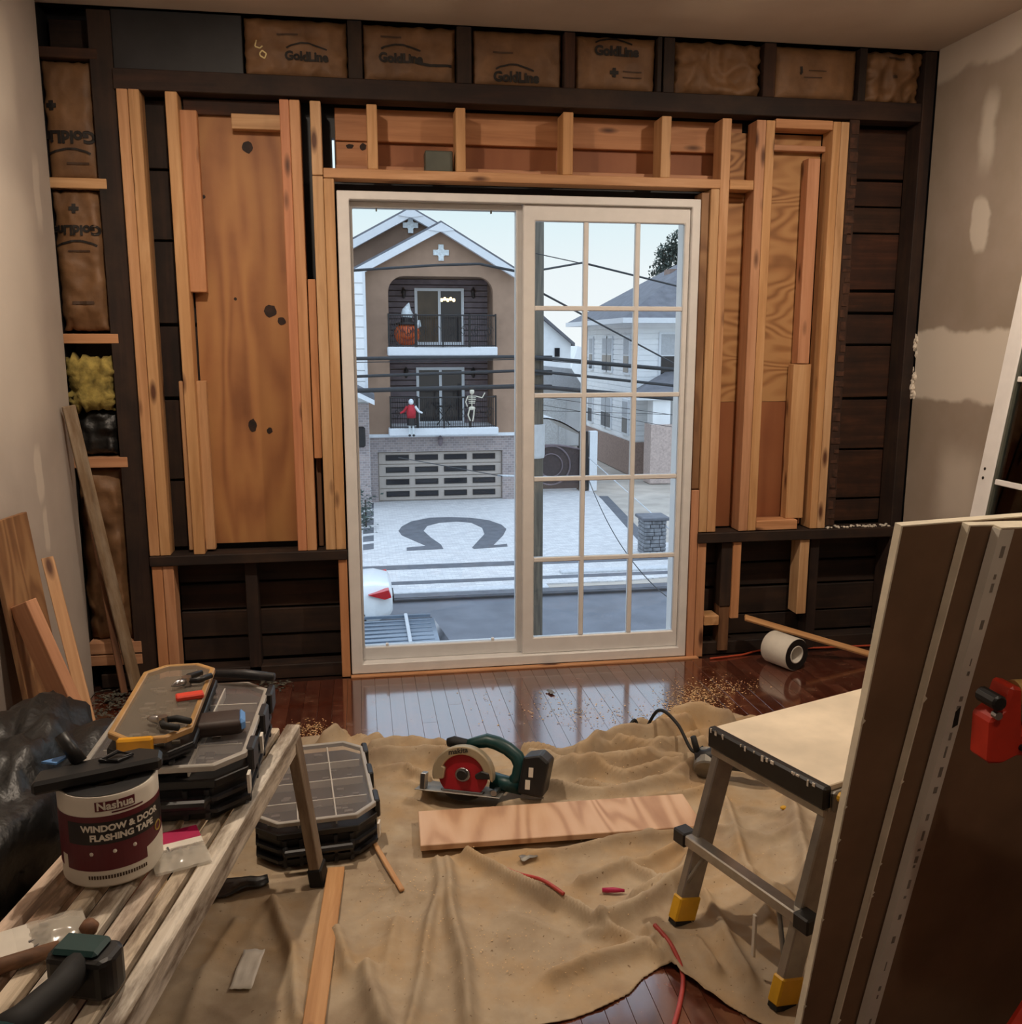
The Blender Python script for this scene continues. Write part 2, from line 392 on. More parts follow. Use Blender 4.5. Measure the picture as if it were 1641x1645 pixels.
def glass(name, tint=(1, 1, 1, 1)):
    t = NT(name); t.t.nodes.remove(t.b); tr = t.n('ShaderNodeBsdfTransparent'); tr.inputs[0].default_value = tint
    gl = t.n('ShaderNodeBsdfGlossy'); gl.inputs['Roughness'].default_value = .02; fr = t.n('ShaderNodeFresnel'); fr.inputs[0].default_value = 1.45
    mx = t.n('ShaderNodeMixShader'); t.l(fr.outputs[0], mx.inputs[0]); t.l(tr.outputs[0], mx.inputs[1]); t.l(gl.outputs[0], mx.inputs[2]); t.l(mx.outputs[0], t.out.inputs[0])
glass('glass', (.95, .975, .98, 1))
def emit(name, col, st):
    t = NT(name); t.t.nodes.remove(t.b); e = t.n('ShaderNodeEmission'); e.inputs[0].default_value = lin(col); e.inputs[1].default_value = st; t.l(e.outputs[0], t.out.inputs[0])
emit('lamp_glow', 'ffe0b8', 3.0); emit('bulb', 'ffd890', 6.0)
# outside
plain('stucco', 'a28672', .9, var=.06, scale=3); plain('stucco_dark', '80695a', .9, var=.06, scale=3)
plain('house_white', 'f0f3f6', .7, var=.04, scale=2); plain('house_grey', 'b9bdc2', .8, var=.06); plain('fascia', 'dfe4ea', .5, var=.03)
plain('roof_grey', '6f7178', .9, var=.12, scale=3); plain('loggia', '7a7076', .9, var=.12, scale=4); plain('dark_glass', '23262c', .08, var=.1)
plain('warm_glass', '4a3a26', .1, var=.3, scale=2); plain('iron', '15161a', .5); plain('garage', 'b4aaa2', .6, var=.04); plain('asphalt', '6c7078', .9, var=.1, scale=1.5)
plain('concrete', 'b6aea4', .9, var=.12, scale=1.2); plain('curb', 'c3c6ca', .85, var=.08); plain('paver_dark', '62656c', .85, var=.12, scale=4)
t = NT('pavers'); br = t.n('ShaderNodeTexBrick'); t.l(t.coord((1, 1, 1)), br.inputs['Vector']); br.inputs['Scale'].default_value = 2.6
br.inputs['Color1'].default_value = lin('d3d3d3'); br.inputs['Color2'].default_value = lin('bcbcbe'); br.inputs['Mortar'].default_value = lin('a9a9ab')
br.inputs['Mortar Size'].default_value = .012; t.set(br.outputs['Color'], .85)
t = NT('brickface'); br = t.n('ShaderNodeTexBrick'); tc = t.n('ShaderNodeTexCoord'); mp = t.n('ShaderNodeMapping'); mp.inputs['Rotation'].default_value = (PI / 2, 0, 0)
t.l(tc.outputs['Object'], mp.inputs[0]); t.l(mp.outputs[0], br.inputs['Vector']); br.inputs['Scale'].default_value = 3.0
br.inputs['Color1'].default_value = lin('a89a98'); br.inputs['Color2'].default_value = lin('8d8486'); br.inputs['Mortar'].default_value = lin('b5b0ae'); t.set(br.outputs['Color'], .9)
plain('brick_base', '9a847a', .9, var=.12); plain('stone', '8d9096', .85, var=.25, scale=5); plain('wire', '2c3036', .6); plain('wire_light', 'c9ced4', .5)
wood('pole_z', 'z', ('3e4240', '5b605c', '757a72'), knots=0, rough=.9)
plain('leaf', '56645f', .8, var=.25); plain('bark', '3f3a36', .9); plain('car_white', 'e6ebee', .15, var=.02); plain('car_dark', '74818f', .25, .2, var=.05)
plain('tail_red', 'c01c28', .2, var=.1); plain('tyre', '161618', .8); plain('pumpkin', 'd9622c', .5, var=.08); plain('pumpkin_dark', '8c3010', .6); plain('bone', 'd8d2c0', .7)
plain('ghost', 'dfe9ee', .5); plain('cloth_red', 'b02030', .7); plain('gate', '42383a', .5, var=.15); plain('porch_pink', 'c5b3ac', .8)
plain('tarp', 'dfe3e6', .6)
# ================================================================== ROOM SHELL
def struct(o): o['kind'] = 'structure'; return o
floor = struct(bx('floor', XL - .15, XR + .15, YB - .1, 4.10, -.14, -.005, 'subfloor'))
def rel(o, parent):          # keep a world place while parented to an object that sits elsewhere
    o.location = Vector(o.location) - Vector(parent.location); o.parent = parent; return o
plank0 = None; rng = random.Random(3); PW = .0572
x = XL + .003; row = 0
while x < XR - .02:
    y = 1.35 + rng.uniform(-.35, .3)
    while y < 3.86:
        L = rng.choice((.55, .7, .85, 1.0)); y1 = y + L
        if y1 > 3.862 - .25: y1 = 3.862
        if plank0 is None:
            plank0 = MB().box(-PW / 2 + .0004, PW / 2 - .0004, -.5, .5, -.004, 0).build('plank', 'plank', bevel=.0005)
            o = plank0
        else: o = copy_mesh(plank0, 'plank')
        o.location = (x + PW / 2, (y + y1) / 2, 0.0); o.scale = (1, y1 - y - .0007, 1); rel(o, floor); y = y1
    x += PW; row += 1
m = MB(); x = XL + .003
while x < XR - .02:
    m.box(x + .001, x + PW - .001, YB, .99, -.004, -.0005); x += PW
rel(tag(m.build('plank_rows', 'plank', center=True), kind='stuff'), floor)

ceiling = struct(bx('ceiling', XL - .15, XR + .15, YB - .1, 3.885, ZC, ZC + .10, 'drywall_ceil'))
for ob, mat in ((ceiling, 0),): ob.data.transform(Matrix.Translation(ob.location)); ob.location = (0, 0, 0)
def wall(name, *a):
    o = struct(bx(name, *a)); o.data.transform(Matrix.Translation(o.location)); o.location = (0, 0, 0); return o
wl = wall('wall_left', XL - .013, XL, YB, 3.85, 0, ZC, 'drywall_left')
wr = wall('wall_right', XR, XR + .013, YB, 3.868, 0, ZC, 'drywall_right')
wb = wall('wall_back', XL - .15, XR + .15, YB - .1, YB, 0, ZC, 'drywall_left')
# torn plaster crumbs at the edge of the right wall
rng = random.Random(5)
for k in range(26):
    z = rng.choice((rng.uniform(1.36, 1.46), rng.uniform(1.19, 1.31), rng.uniform(1.19, 1.27)))
    m = MB(); r = rng.uniform(.008, .020); m.sphere((0, 0, 0), (r * .45, r * .8, r * 1.2), 9, 7)
    for v in m.v: v *= 1 + .55 * noise.noise(v * 140 + Vector((k * 3.7, 0, 0)))
    m.build('plaster_crumb', 'plaster_white', wr, loc=(XR - rng.uniform(-.002, .006), 3.868 + rng.uniform(-.008, .020), z))

# ------------------------------------------------------------------ FRONT WALL: old framing, new lumber, sheathing
m = MB()
m.holes([[(-1.40, -.14), (2.75, -.14), (2.75, 2.95), (-1.40, 2.95)], [(-.062, -.01), (-.062, 2.018), (1.442, 2.018), (1.442, -.01)],
         [(-.081, 2.10), (-.081, 2.25), (-.071, 2.25), (-.071, 2.10)]], 4.06, 4.10, 'y')
m.box(-1.40, XL - .02, 3.70, 4.06, -.14, 2.95); m.box(XR + .03, 2.75, 3.70, 4.06, -.14, 2.95); m.box(-1.40, 2.75, 3.89, 4.06, ZC + .03, 2.95)
wf = struct(m.build('wall_front', 'felt'))
def L(name, x0, x1, z0, z1, s=0.0, d=.095, mat='lumber', y=YF):
    return lumber(name, x0, x1, y + s, y + s + d, z0, z1, wf, mat)
# old dark members
L('old_plate', -.875, 2.42, 2.362, 2.437, 0, .10, 'oldwood')
L('old_post', -.955, -.872, 0.0, 2.64, .012, .11, 'oldwood')
L('old_stud', 2.422, 2.473, 0.0, 2.645, -.002, .11, 'oldwood')
L('old_stud', 2.097, 2.142, .60, 2.362, .004, .10, 'rust')
L('old_stud', 2.04, 2.085, 0, .535, .02, .08, 'oldwood')
L('old_stud', 1.604, 1.656, .235, .535, .01, .08, 'oldwood')
L('old_stud', -.497, -.447, 0, .525, .03, .07, 'oldwood')
L('old_sill', -.866, -.07, .525, .566, -.012, .115, 'oldwood')
L('old_sill', 1.482, 2.45, .540, .585, -.012, .115, 'oldwood')
L('old_sole_plate', -1.10, -.07, 0, .06, .03, .09, 'oldwood'); L('old_sole_plate', 1.53, 2.46, 0, .06, .03, .09, 'oldwood')
for a, b in ((-.009, .054), (.414, .481), (.846, .899), (1.262, 1.316), (1.235, 1.262), (1.694, 1.755), (2.122, 2.163)):
    L('ceiling_stub', a + .004, b - .004, 2.437, 2.648, .008, .10, 'oldwood' if a not in (.846, 1.694) else 'rust')
L('black_panel', -.872, -.40, 2.437, 2.648, .02, .012, 'oldwood').data.materials[0] = M_['felt']
# old sheathing boards, right bay, lower right bay, lower left bay, strip behind the left post
def boards(x0, x1, zs, seed, mat='oldwood'):
    r = random.Random(seed)
    for a, b in zip(zs[:-1], zs[1:]):
        g = r.uniform(.003, .008); t = r.uniform(0, .012)
        o = lumber('sheathing_board', x0, x1, 4.005 + t, 4.03 + t, min(a, b) + g, max(a, b) - g, wf, mat, .002)
        o.rotation_euler[1] = r.uniform(-.008, .008)
boards(2.09, 2.44, (.585, .701, .933, 1.172, 1.417, 1.558, 1.66, 1.912, 2.025, 2.139, 2.36), 2, 'rust')
boards(1.53, 2.46, (.06, .16, .29, .41, .54), 4); boards(-.78, -.08, (.06, .17, .29, .41, .525), 6)
boards(-.875, -.64, (.57, .86, 1.2, 1.5, 1.83, 2.1, 2.36), 8)
boards(-1.12, -.87, (0, .18, .37, .56, .75, .95, 1.15, 1.35, 1.55, 1.75, 1.95, 2.15, 2.36, 2.50, 2.64), 10)
# plaster and lath stubs left on the old stud in the right bay
m = MB(); r_ = random.Random(12)
for k in range(34):
    z = .63 + k * .0505; w_ = r_.uniform(.022, .044); x_ = 2.097 + r_.uniform(0, .045 - w_); z += r_.uniform(-.008, .008); m.box(x_, x_ + w_, YF + .001, YF + .0045, z, z + r_.uniform(.014, .044))
tag(m.build('lath_stubs', 'lath_stub', wf), kind='stuff')
# new lumber, left of the door
L('stud', -.866, -.8265, .567, 2.366); L('stud', -.8245, -.784, .567, 2.367)
L('stud', -.862, -.821, 0.0, .524, 0, .095, 'pinkwood'); L('stud', -.819, -.777, 0.0, .524, 0, .095, 'pinkwood')
L('stud', -.692, -.648, .567, 2.362)
L('backing_board', -.675, -.587, 1.625, 2.308, .045, .04, 'pinkwood'); L('backing_board', -.718, -.612, .575, 1.275, .05, .038)
L('blocking', -.459, -.272, 2.246, 2.302, .045, .05); L('blocking', -.64, -.272, 2.300, 2.356, .075, .02, 'rust')
L('stud', -.272, -.2355, .567, 2.350, 0, .095, 'pinkwood'); L('stud', -.2345, -.195, .567, 2.350)
L('stud', -.191, -.160, .955, 1.678, .012, .08); L('stud', -.189, -.168, .57, .955, .07, .03, 'brownwood')
L('stud', -.157, -.116, 2.075, 2.349); L('stud', -.157, -.116, .567, 2.072); L('jack_stud', -.1145, -.074, .567, 2.064)
L('jack_stud', -.108, -.072, .0, .524, 0, .095, 'pinkwood')
pl = bx('plywood_panel', -.64, -.27, 3.977, 3.990, .592, 2.305, 'ply_z', wf)
def knot(px, py, r, par=None, Y=3.9765, sx=1.0):
    p = PY(px, py, Y); mm = MB(); n = 14; seed = px * .1
    ring = [(r * sx * (1 + .35 * noise.noise(Vector((math.cos(a) * 1.3 + seed, math.sin(a) * 1.3, py)))) * math.cos(a),
             r * (1 + .35 * noise.noise(Vector((math.cos(a) * 1.3, math.sin(a) * 1.3 + seed, py * .7)))) * math.sin(a)) for a in [2 * PI * i / n for i in range(n)]]
    mm.prism(ring, -.001, .001, 'y')
    o = mm.build('knot', 'knotwood', par or wf, loc=p); return o
plain('knotwood', '2e1a10', .7, var=.35, scale=40)
for a in ((397, 237, .022), (434, 500, .026), (452, 516, .016), (406, 684, .030, .55), (433, 692, .012), (327, 316, .007), (378, 480, .006)):
    knot(a[0], a[1], a[2], sx=a[3] if len(a) > 3 else 1)
# header zone
L('header_sill', -.114, 1.527, 2.066, 2.103)
L('header_board', -.066, 1.67, 2.235, 2.360, .140, .028, 'pinkwood'); L('header_board', -.066, 1.68, 2.10, 2.136, .112, .05, 'pinkwood')
L('header_sheathing', -.066, 1.70, 2.10, 2.30, .170, .008, 'brownwood').data.materials[0] = M_['plyred']
L('knotty_block', -.064, .10, 2.137, 2.232, .150, .018)
knot(583, 236, .014, Y=4.029); knot(562, 235, .010, Y=4.029, sx=1.6)
for a, b in ((.060, .1005), (.410, .449), (.846, .889), (1.262, 1.304)): L('cripple_stud', a, b, 2.103, 2.345, 0, .110)
# right of the door
L('king_stud', 1.525, 1.5655, .588, 2.346); L('jack_stud', 1.4865, 1.5235, .588, 2.064)
L('rough_strip', 1.450, 1.484, .785, 2.05, .012, .09, 'lumber').data.materials[0] = M_['plylean']
L('jack_stud', 1.450, 1.4845, 0.0, .780, .002, .095, 'pinkwood'); L('stud', 1.487, 1.528, 0.0, .538, .004, .09, 'pinkwood')
L('blocking', 1.567, 1.674, 2.064, 2.103)
L('stud', 1.676, 1.7175, .588, 2.345, 0, .095, 'pinkwood'); L('stud', 1.719, 1.758, .588, 2.345)
L('top_plate', 1.760, 2.018, 2.316, 2.353); L('inner_plate', 1.762, 2.02, 2.238, 2.262, .06, .035, 'pinkwood')
L('stud', 2.020, 2.0545, .588, 2.350); L('stud', 2.056, 2.093, .588, 2.350)
L('stud', 1.930, 1.985, 1.335, 2.205, .03, .06, 'pinkwood'); L('stud', 1.916, 2.0, .632, 1.333, .036, .055)
L('blocking', 1.760, 1.958, .588, .632)
bx('plywood_panel', 1.565, 2.02, 3.985, 3.998, 1.165, 2.312, 'plywavy', wf); bx('plywood_panel', 1.565, 2.02, 3.987, 4.0, .592, 1.163, 'plyred', wf)
L('cripple_stud', 1.655, 1.694, .178, .538, 0, .04); L('cripple_stud', 1.978, 2.024, .184, .538, .0, .09)
L('blocking', 1.530, 1.600, .150, .195, .0, .09); L('stud', 1.606, 1.655, 0.02, .232, .015, .07, 'brownwood')
# blocking in the left corner bay
for z0, z1, mt in ((2.466, 2.503, 'rust'), (2.004, 2.042, 'lumber'), (1.424, 1.462, 'lumber'), (.934, .976, 'pinkwood'), (.155, .205, 'pinkwood'), (.105, .150, 'pinkwood')):
    L('blocking', -1.134, -.926, z0, z1, .01, .09, mt)

# ------------------------------------------------------------------ kraft-faced insulation batts
def batt(label, x0, x1, z0, z1, y, bulge, crumple, seed, texts=(), ragged=0.0, mat='kraft', name='insulation_batt', cat='insulation'):
    W, H = x1 - x0, z1 - z0
    def fy(x, z):
        u = (x - x0) / W; v = (z - z0) / H
        e = max(0, min(1, min(u, 1 - u) * 6)) * max(0, min(1, min(v, 1 - v) * 6))
        n = noise.fractal(Vector((x * 9 + seed, z * 9, seed)), 1.0, 2.0, 3); r = abs(noise.noise(Vector((x * 14 + seed, z * 11, 3.0 + seed))))
        return y - bulge * math.sqrt(e) - crumple * (n * .6 - r)
    nu, nv = max(14, int(W / .009)), max(14, int(H / .009)); nu = min(nu, 46); nv = min(nv, 60)
    def pt(u, v):
        rx = ragged * noise.noise(Vector((v * 9, seed, 1))); rz = ragged * noise.noise(Vector((u * 9, seed, 7)))
        X, Z = x0 + W * u, z0 + H * v
        return (X + rx * (2 * u - 1), fy(X, Z), Z + rz * (2 * v - 1))
    vs, fs = grid(nu, nv, pt); mm = MB(); mm.add(vs, fs)
    ring = [i for i in range(nu + 1)] + [j * (nu + 1) + nu for j in range(1, nv + 1)] + [nv * (nu + 1) + i for i in range(nu - 1, -1, -1)] + [j * (nu + 1) for j in range(nv - 1, 0, -1)]
    o = len(mm.v); k = len(ring)
    for i in ring: p = mm.v[i]; mm.v.append(Vector((p.x, y + .05, p.z)))
    for i in range(k): mm.f.append([ring[i], o + i, o + (i + 1) % k, ring[(i + 1) % k]]); mm.m.append(0)
    mm.f.append([o + i for i in range(k)]); mm.m.append(0)
    ob = tag(mm.build(name, mat, smooth=True), label, cat, 'insulation batts in the open front wall')
    for kind, body, cx, cz, size, flip in texts:
        def wp(co): 
            a, b = (co.x, co.y) if not flip else (-co.x, -co.y)
            X, Z = x0 + W * cx + a, z0 + H * cz + b; return Vector((X, fy(X, Z) - .0045, Z))
        if kind == 'T': text('lettering', body, size, 'ink', ob, None, weight=size * .05, warp=wp)
        elif kind == 'S': text('small_lettering', body, size, 'ink_soft', ob, None, warp=wp, space=1.7)
        else:
            q = MB(); pts = body
            for (a, b), (c, d) in zip(pts[:-1], pts[1:]):
                n = 6
                for i in range(n):
                    t0, t1 = i / n, (i + 1) / n; p0 = Vector((a + (c - a) * t0, b + (d - b) * t0, 0)); p1 = Vector((a + (c - a) * t1, b + (d - b) * t1, 0))
                    nn = Vector((-(d - b), c - a, 0)).normalized() * size / 2
                    q.add([wp(p0 - nn), wp(p1 - nn), wp(p1 + nn), wp(p0 + nn)], [(0, 1, 2, 3)])
            q.build('printed_mark', kind if kind != 'R' else 'ink', ob)
    return ob
ROOF = [(-.075, -.012), (-.06, -.004), (-.02, .006), (.01, .006), (.05, -.004), (.078, -.014)]
CROSS = [(-.018, 0), (.018, 0)]; CROSSV = [(0, -.018), (0, .018)]; DASH = [(-.04, 0), (.04, 0)]
yb = 3.915
plain('chalk', 'e6d49a', .8)
batt('wrinkled insulation batt with a yellow chalk scribble, leftmost of the top row', -.393, -.009, 2.437, 2.645, yb, .02, .016, 1.0,
     [('T', 'GoldLine', .60, .35, .044, 0), ('R', ROOF, .60, .55, .006, 0), ('ink_soft', DASH, .42, .72, .007, 0),
      ('chalk', [(-.012, .032), (-.018, .008), (.0, .002), (.010, .010)], .15, .45, .005, 0), ('chalk', [(.0, -.024), (.016, -.034), (.024, -.018), (.008, -.006), (-.002, -.016), (.0, -.024)], .15, .45, .005, 0)], .006)
batt('insulation batt printed GoldLine, second of the top row, black stroke trailing right', .054, .414, 2.437, 2.643, yb, .02, .012, 2.0,
     [('T', 'GoldLine', .40, .40, .046, 0), ('R', ROOF, .40, .62, .007, 0), ('R', [(.06, -.004), (.12, -.012), (.20, -.008)], .40, .36, .010, 0), ('ink_soft', DASH, .30, .78, .007, 0)], .006)
batt('insulation batt with GoldLine printed at its lower edge, third of the top row', .485, .842, 2.437, 2.643, yb, .02, .008, 3.0,
     [('T', 'GoldLine', .48, .16, .050, 0), ('R', ROOF, .46, .36, .007, 0), ('ink_soft', DASH, .33, .6, .007, 0)], .004)
batt('insulation batt with GoldLine over a black cross, fourth of the top row', .903, 1.233, 2.437, 2.643, yb, .02, .007, 4.0,
     [('T', 'GoldLine', .50, .72, .050, 0), ('R', ROOF, .46, .93, .007, 0), ('R', CROSS, .47, .33, .014, 0), ('R', CROSSV, .47, .33, .014, 0),
      ('ink_soft', DASH, .70, .36, .005, 0), ('ink_soft', DASH, .70, .25, .005, 0)], .004)
batt('heavily crumpled blank insulation batt, fifth of the top row', 1.32, 1.692, 2.437, 2.643, yb, .025, .032, 5.0, (), .012)
batt('smooth insulation batt with a small flame mark, sixth of the top row', 1.757, 2.12, 2.437, 2.643, yb, .02, .006, 6.0,
     [('R', [(-.004, -.012), (.004, -.012), (.0, .014)], .30, .55, .010, 0), ('ink_soft', DASH, .5, .55, .004, 0), ('ink_soft', DASH, .45, .42, .004, 0)], .004)
batt('dirty puckered insulation batt beside the right corner stud', 2.165, 2.418, 2.437, 2.643, yb, .03, .03, 7.0, [('ink_soft', DASH, .5, .85, .01, 0), ('ink_soft', [(-.01, 0), (.012, .004)], .5, .5, .012, 0)], .012)
batt('tall insulation batt with upside-down GoldLine print, upper left corner bay', -1.134, -.957, 2.043, 2.462, yb + .015, .02, .008, 8.0,
     [('T', 'GoldLine', .36, .36, .060, 1), ('R', [(-x_, y_) for x_, y_ in ROOF], .45, .24, .008, 0), ('ink_soft', DASH, .6, .13, .008, 0), ('R', CROSS, .15, .62, .016, 0), ('R', CROSSV, .15, .62, .016, 0)], .006)
batt('torn insulation batt with upside-down GoldLine print, middle left corner bay', -1.134, -.957, 1.475, 2.0, yb + .01, .03, .02, 9.0,
     [('T', 'GoldLine', .45, .72, .050, 1), ('R', [(-x_, y_) for x_, y_ in ROOF], .45, .63, .008, 0), ('ink_soft', DASH, .5, .57, .006, 0), ('R', CROSS, .45, .87, .014, 0), ('R', CROSSV, .45, .87, .014, 0), ('ink_soft', DASH, .5, .2, .012, 0)], .012)
batt('brown insulation batt behind the leaning painted board, lower left corner bay', -1.134, -.957, .21, .925, yb + .02, .03, .025, 10.0, (), .012)
batt('yellow fluffy fibreglass hanging out of the left corner bay', -1.134, -.957, 1.165, 1.372, yb - .01, .045, .045, 11.0, (), .03, 'fibre_yellow', 'fibreglass_tuft')
batt('crumpled black and clear plastic below the yellow fibreglass', -1.134, -.957, .985, 1.16, yb + .01, .03, .06, 12.0, (), .01, 'bag_plastic', 'plastic_sheet', 'plastic sheet')
# grey electrical box in the header
m = MB().box(0, .112, 0, .08, 0, .082); ob = tag(m.build('electrical_box', 'grey_box', loc=(.288, 3.905, 2.104), bevel=.004), 'grey plastic electrical box in the header above the door', 'electrical box')

# ------------------------------------------------------------------ PATIO DOOR
door = bpy.data.objects.new('door_1', None); COL.objects.link(door); door['kind'] = 'structure'
def ring(x0, x1, z0, z1, a0, a1, b0, b1, y0, y1, name, mat, parent, bevel=.003):
    return MB().holes([[(x0, z0), (x1, z0), (x1, z1), (x0, z1)], [(a0, b0), (a0, b1), (a1, b1), (a1, b0)]], y0, y1, 'y').build(name, mat, parent, bevel=bevel)
ring(-.066, 1.446, .008, 2.021, -.018, 1.410, .052, 1.988, 3.886, 4.065, 'outer_frame', 'vinyl', door)
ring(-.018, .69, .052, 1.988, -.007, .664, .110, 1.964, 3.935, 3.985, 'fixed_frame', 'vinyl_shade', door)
pn = bx('glass_pane', -.007, .664, 3.958, 3.962, .110, 1.964, 'glass', door)
sl = ring(.688, 1.410, .052, 1.988, .739, 1.386, .126, 1.922, 3.905, 3.94, 'sliding_panel', 'vinyl', door, .004)
bx('glass_pane', .739, 1.386, 3.920, 3.924, .126, 1.922, 'glass', sl)
for x_ in (.957, 1.181): bx('muntin', x_ - .010, x_ + .010, 3.908, 3.936, .126, 1.922, 'vinyl', sl, .003)
for z_ in (1.57, 1.204, .842, .482):
    bx('muntin', .739, 1.386, 3.9085, 3.9355, z_ - .010, z_ + .010, 'vinyl', sl, .003)
bx('threshold', -.07, 1.50, 3.855, 3.884, .0, .008, 'lumber_x', door, .001)
for x_ in (.09, .56):
    bx('stop_clip', x_ - .006, x_ + .006, 3.94, 3.957, .110, .122, 'vinyl', door, .001); bx('stop_clip', x_ - .003, x_ + .003, 3.94, 3.957, 1.952, 1.964, 'grey_box', door, .001)

# ------------------------------------------------------------------ CEILING LAMPS, AND THE ADDED FILL IN THE SAME CASING
for i, (lx, ly, w) in enumerate(LAMPS_AND_FILL):
    t_ = thing('ceiling_or_fill_light', ['round flush ceiling light above the left half of the room', 'round flush ceiling light above the right half of the room', 'added fill light out of view near the camera, cased like the ceiling lights'][i], 'ceiling light', (lx, ly, ZC), group='ceiling lights')
    MB().lathe([(.075, 0), (.095, 0), (.098, -.006), (.094, -.012), (.075, -.010), (.075, 0)], 32).build('trim_ring', 'white_plastic', t_, smooth=True)
    MB().lathe([(.0005, -.003), (.074, -.003), (.074, -.001), (.0005, -.001)], 32).build('diffuser', 'lamp_glow', t_)
    ld = bpy.data.lights.new('lamp', 'AREA'); ld.shape = 'DISK'; ld.size = .07; ld.energy = w * .82; ld.color = LAMP_COL
    lo = bpy.data.objects.new('lamp', ld); COL.objects.link(lo); lo.parent = t_; lo.location = (0, 0, -.016)
    pd = bpy.data.lights.new('lamp_side_glow', 'POINT'); pd.energy = w * .22; pd.color = LAMP_COL; pd.shadow_soft_size = .05
    po = bpy.data.objects.new('lamp_side_glow', pd); COL.objects.link(po); po.parent = t_; po.location = (0, 0, -.09)
# ================================================================== OUTSIDE, seen through the door
H = 33.0
def hx(px, py=600, Y=H): return PY(px, py, Y).x
def hz(py, px=710, Y=H): return PY(px, py, Y).z
def gp(px, py, z=GZ): p = PZ(px, py, z); return (p.x, p.y)
struct(bx('road', -60, 80, 8, 20.7, GZ - .30, GZ - .12, 'asphalt'))
struct(bx('ground', -60, 90, 20.7, 140, GZ - .30, GZ - .03, 'concrete'))
struct(bx('sidewalk_near', -60, 80, 4.3, 10.2, GZ - .30, GZ - .02, 'concrete'))
drv = MB().prism([(-14, 20.95), (gp(1000, 925)[0], 20.95), (14.0, 22.2), gp(1050, 870), gp(958, 795), (9.0, 35.5), (-14, 35.5)], GZ - .2, GZ, 'z').build('driveway', 'pavers'); struct(drv)
cb = MB().box(-14, hx(880, 950, 20.8), 20.65, 20.95, GZ - .25, GZ + .005).box(hx(900, 935, 21.9), 60, 21.75, 22.05, GZ - .25, GZ + .06)
struct(cb.build('kerb', 'curb', bevel=.02))
for i, (a, b) in enumerate(((905, 912), (931, 936), (951, 957))):
    y0 = gp(730, b)[1]; y1 = gp(730, a)[1]
    bx('dark_paver_stripe', -9, 12.0, y0, y1, GZ - .01, GZ + .006, 'paver_dark', drv)
m = MB().prism([gp(962, 797), gp(976, 797), gp(1064, 888), gp(1042, 888)], GZ - .01, GZ + .006, 'z'); m.build('dark_paver_border', 'paver_dark', drv)
m = MB()
for k in range(6): m.prism([gp(583, 810 + k * 13), gp(600, 808 + k * 13), gp(600, 817 + k * 13), gp(583, 819 + k * 13)], GZ - .01, GZ + .006, 'z')
tag(m.build('dark_paver_border', 'paver_dark', drv), kind='stuff')
# omega inlay: outer horseshoe, foot bars
om_out = [(653, 885), (653, 880), (684, 877), (663, 868), (645, 860), (640, 853), (645, 846), (660, 838), (690, 832), (722, 831), (755, 832), (785, 836), (805, 843), (813, 850), (808, 860), (792, 876), (814, 874), (815, 878), (761, 882), (758, 880), (766, 871), (778, 858), (774, 848), (757, 840), (733, 838), (705, 840), (686, 845), (680, 853), (692, 864), (708, 875), (712, 882)]
MB().prism([gp(*p) for p in om_out], GZ - .01, GZ + .008, 'z').build('omega_inlay', 'paver_dark', drv)

# ------------------------------------------------------------------ brown house
hs = thing('house', 'brown stucco house with two balconies and twin gables across the street', 'house', (0, 0, 0))
xl, xr = hx(590), hx(827); zf = hz(697)
def rrect(x0, x1, z0, z1, r, n=6):
    pts = [(x0, z0), (x0, z1 - r)] + [(x0 + r - r * math.cos(a), z1 - r + r * math.sin(a)) for a in [PI / 2 * i / n for i in range(1, n + 1)]]
    pts += [(x1 - r + r * math.sin(a), z1 - r + r * math.cos(a)) for a in [PI / 2 * i / n for i in range(0, n + 1)]] + [(x1, z0)]
    return pts
lx0, lx1 = hx(626), hx(792)
u0, u1 = hz(558), hz(444); l0, l1 = hz(686), hz(571)
MB().holes([[(xl, zf), (xr, zf), (xr, hz(432)), (hx(708, 365), hz(366)), (xl, hz(428))], rrect(lx0, lx1, u0, u1, .55), [(lx0, l0), (lx0, l1), (lx1, l1), (lx1, l0)]], H, H + .35, 'y').build('facade', 'stucco', hs)
bx('loggia_wall', lx0 - .3, lx1 + .3, H + 1.5, H + 1.7, l0 - .2, u1 + .3, 'loggia', hs)
for k in range(26):     # siding courses of the recessed wall
    z = l0 + k * (u1 - l0) / 26
    bx('siding_course', lx0 - .1, lx1 + .1, H + 1.475, H + 1.5, z + .01, z + (u1 - l0) / 26 - .02, 'loggia', hs)
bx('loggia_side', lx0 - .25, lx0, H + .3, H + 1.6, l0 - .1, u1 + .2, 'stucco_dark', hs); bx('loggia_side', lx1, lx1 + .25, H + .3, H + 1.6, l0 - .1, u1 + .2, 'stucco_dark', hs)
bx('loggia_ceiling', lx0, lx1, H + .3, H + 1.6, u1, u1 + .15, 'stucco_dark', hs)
bx('upper_balcony_slab', lx0 - .08, lx1 + .08, H - .55, H + 1.5, hz(571), hz(557), 'fascia', hs, .03); bx('lower_balcony_slab', lx0 - .1, lx1 + .1, H - .6, H + 1.5, hz(697), hz(685), 'fascia', hs, .03)
bx('floor_band', xl, xr, H - .06, H + .1, hz(701), hz(696), 'fascia', hs)
def rake(ax, az, bx_, bz, y0, y1, w, name='rake_board'):
    d = Vector((bx_ - ax, bz - az)); n = Vector((-d.y, d.x)).normalized() * w
    if n.y > 0: n = -n
    MB().prism([(ax, az), (bx_, bz), (bx_ + n.x, bz + n.y), (ax + n.x, az + n.y)], y0, y1, 'y').build(name, 'fascia', hs)
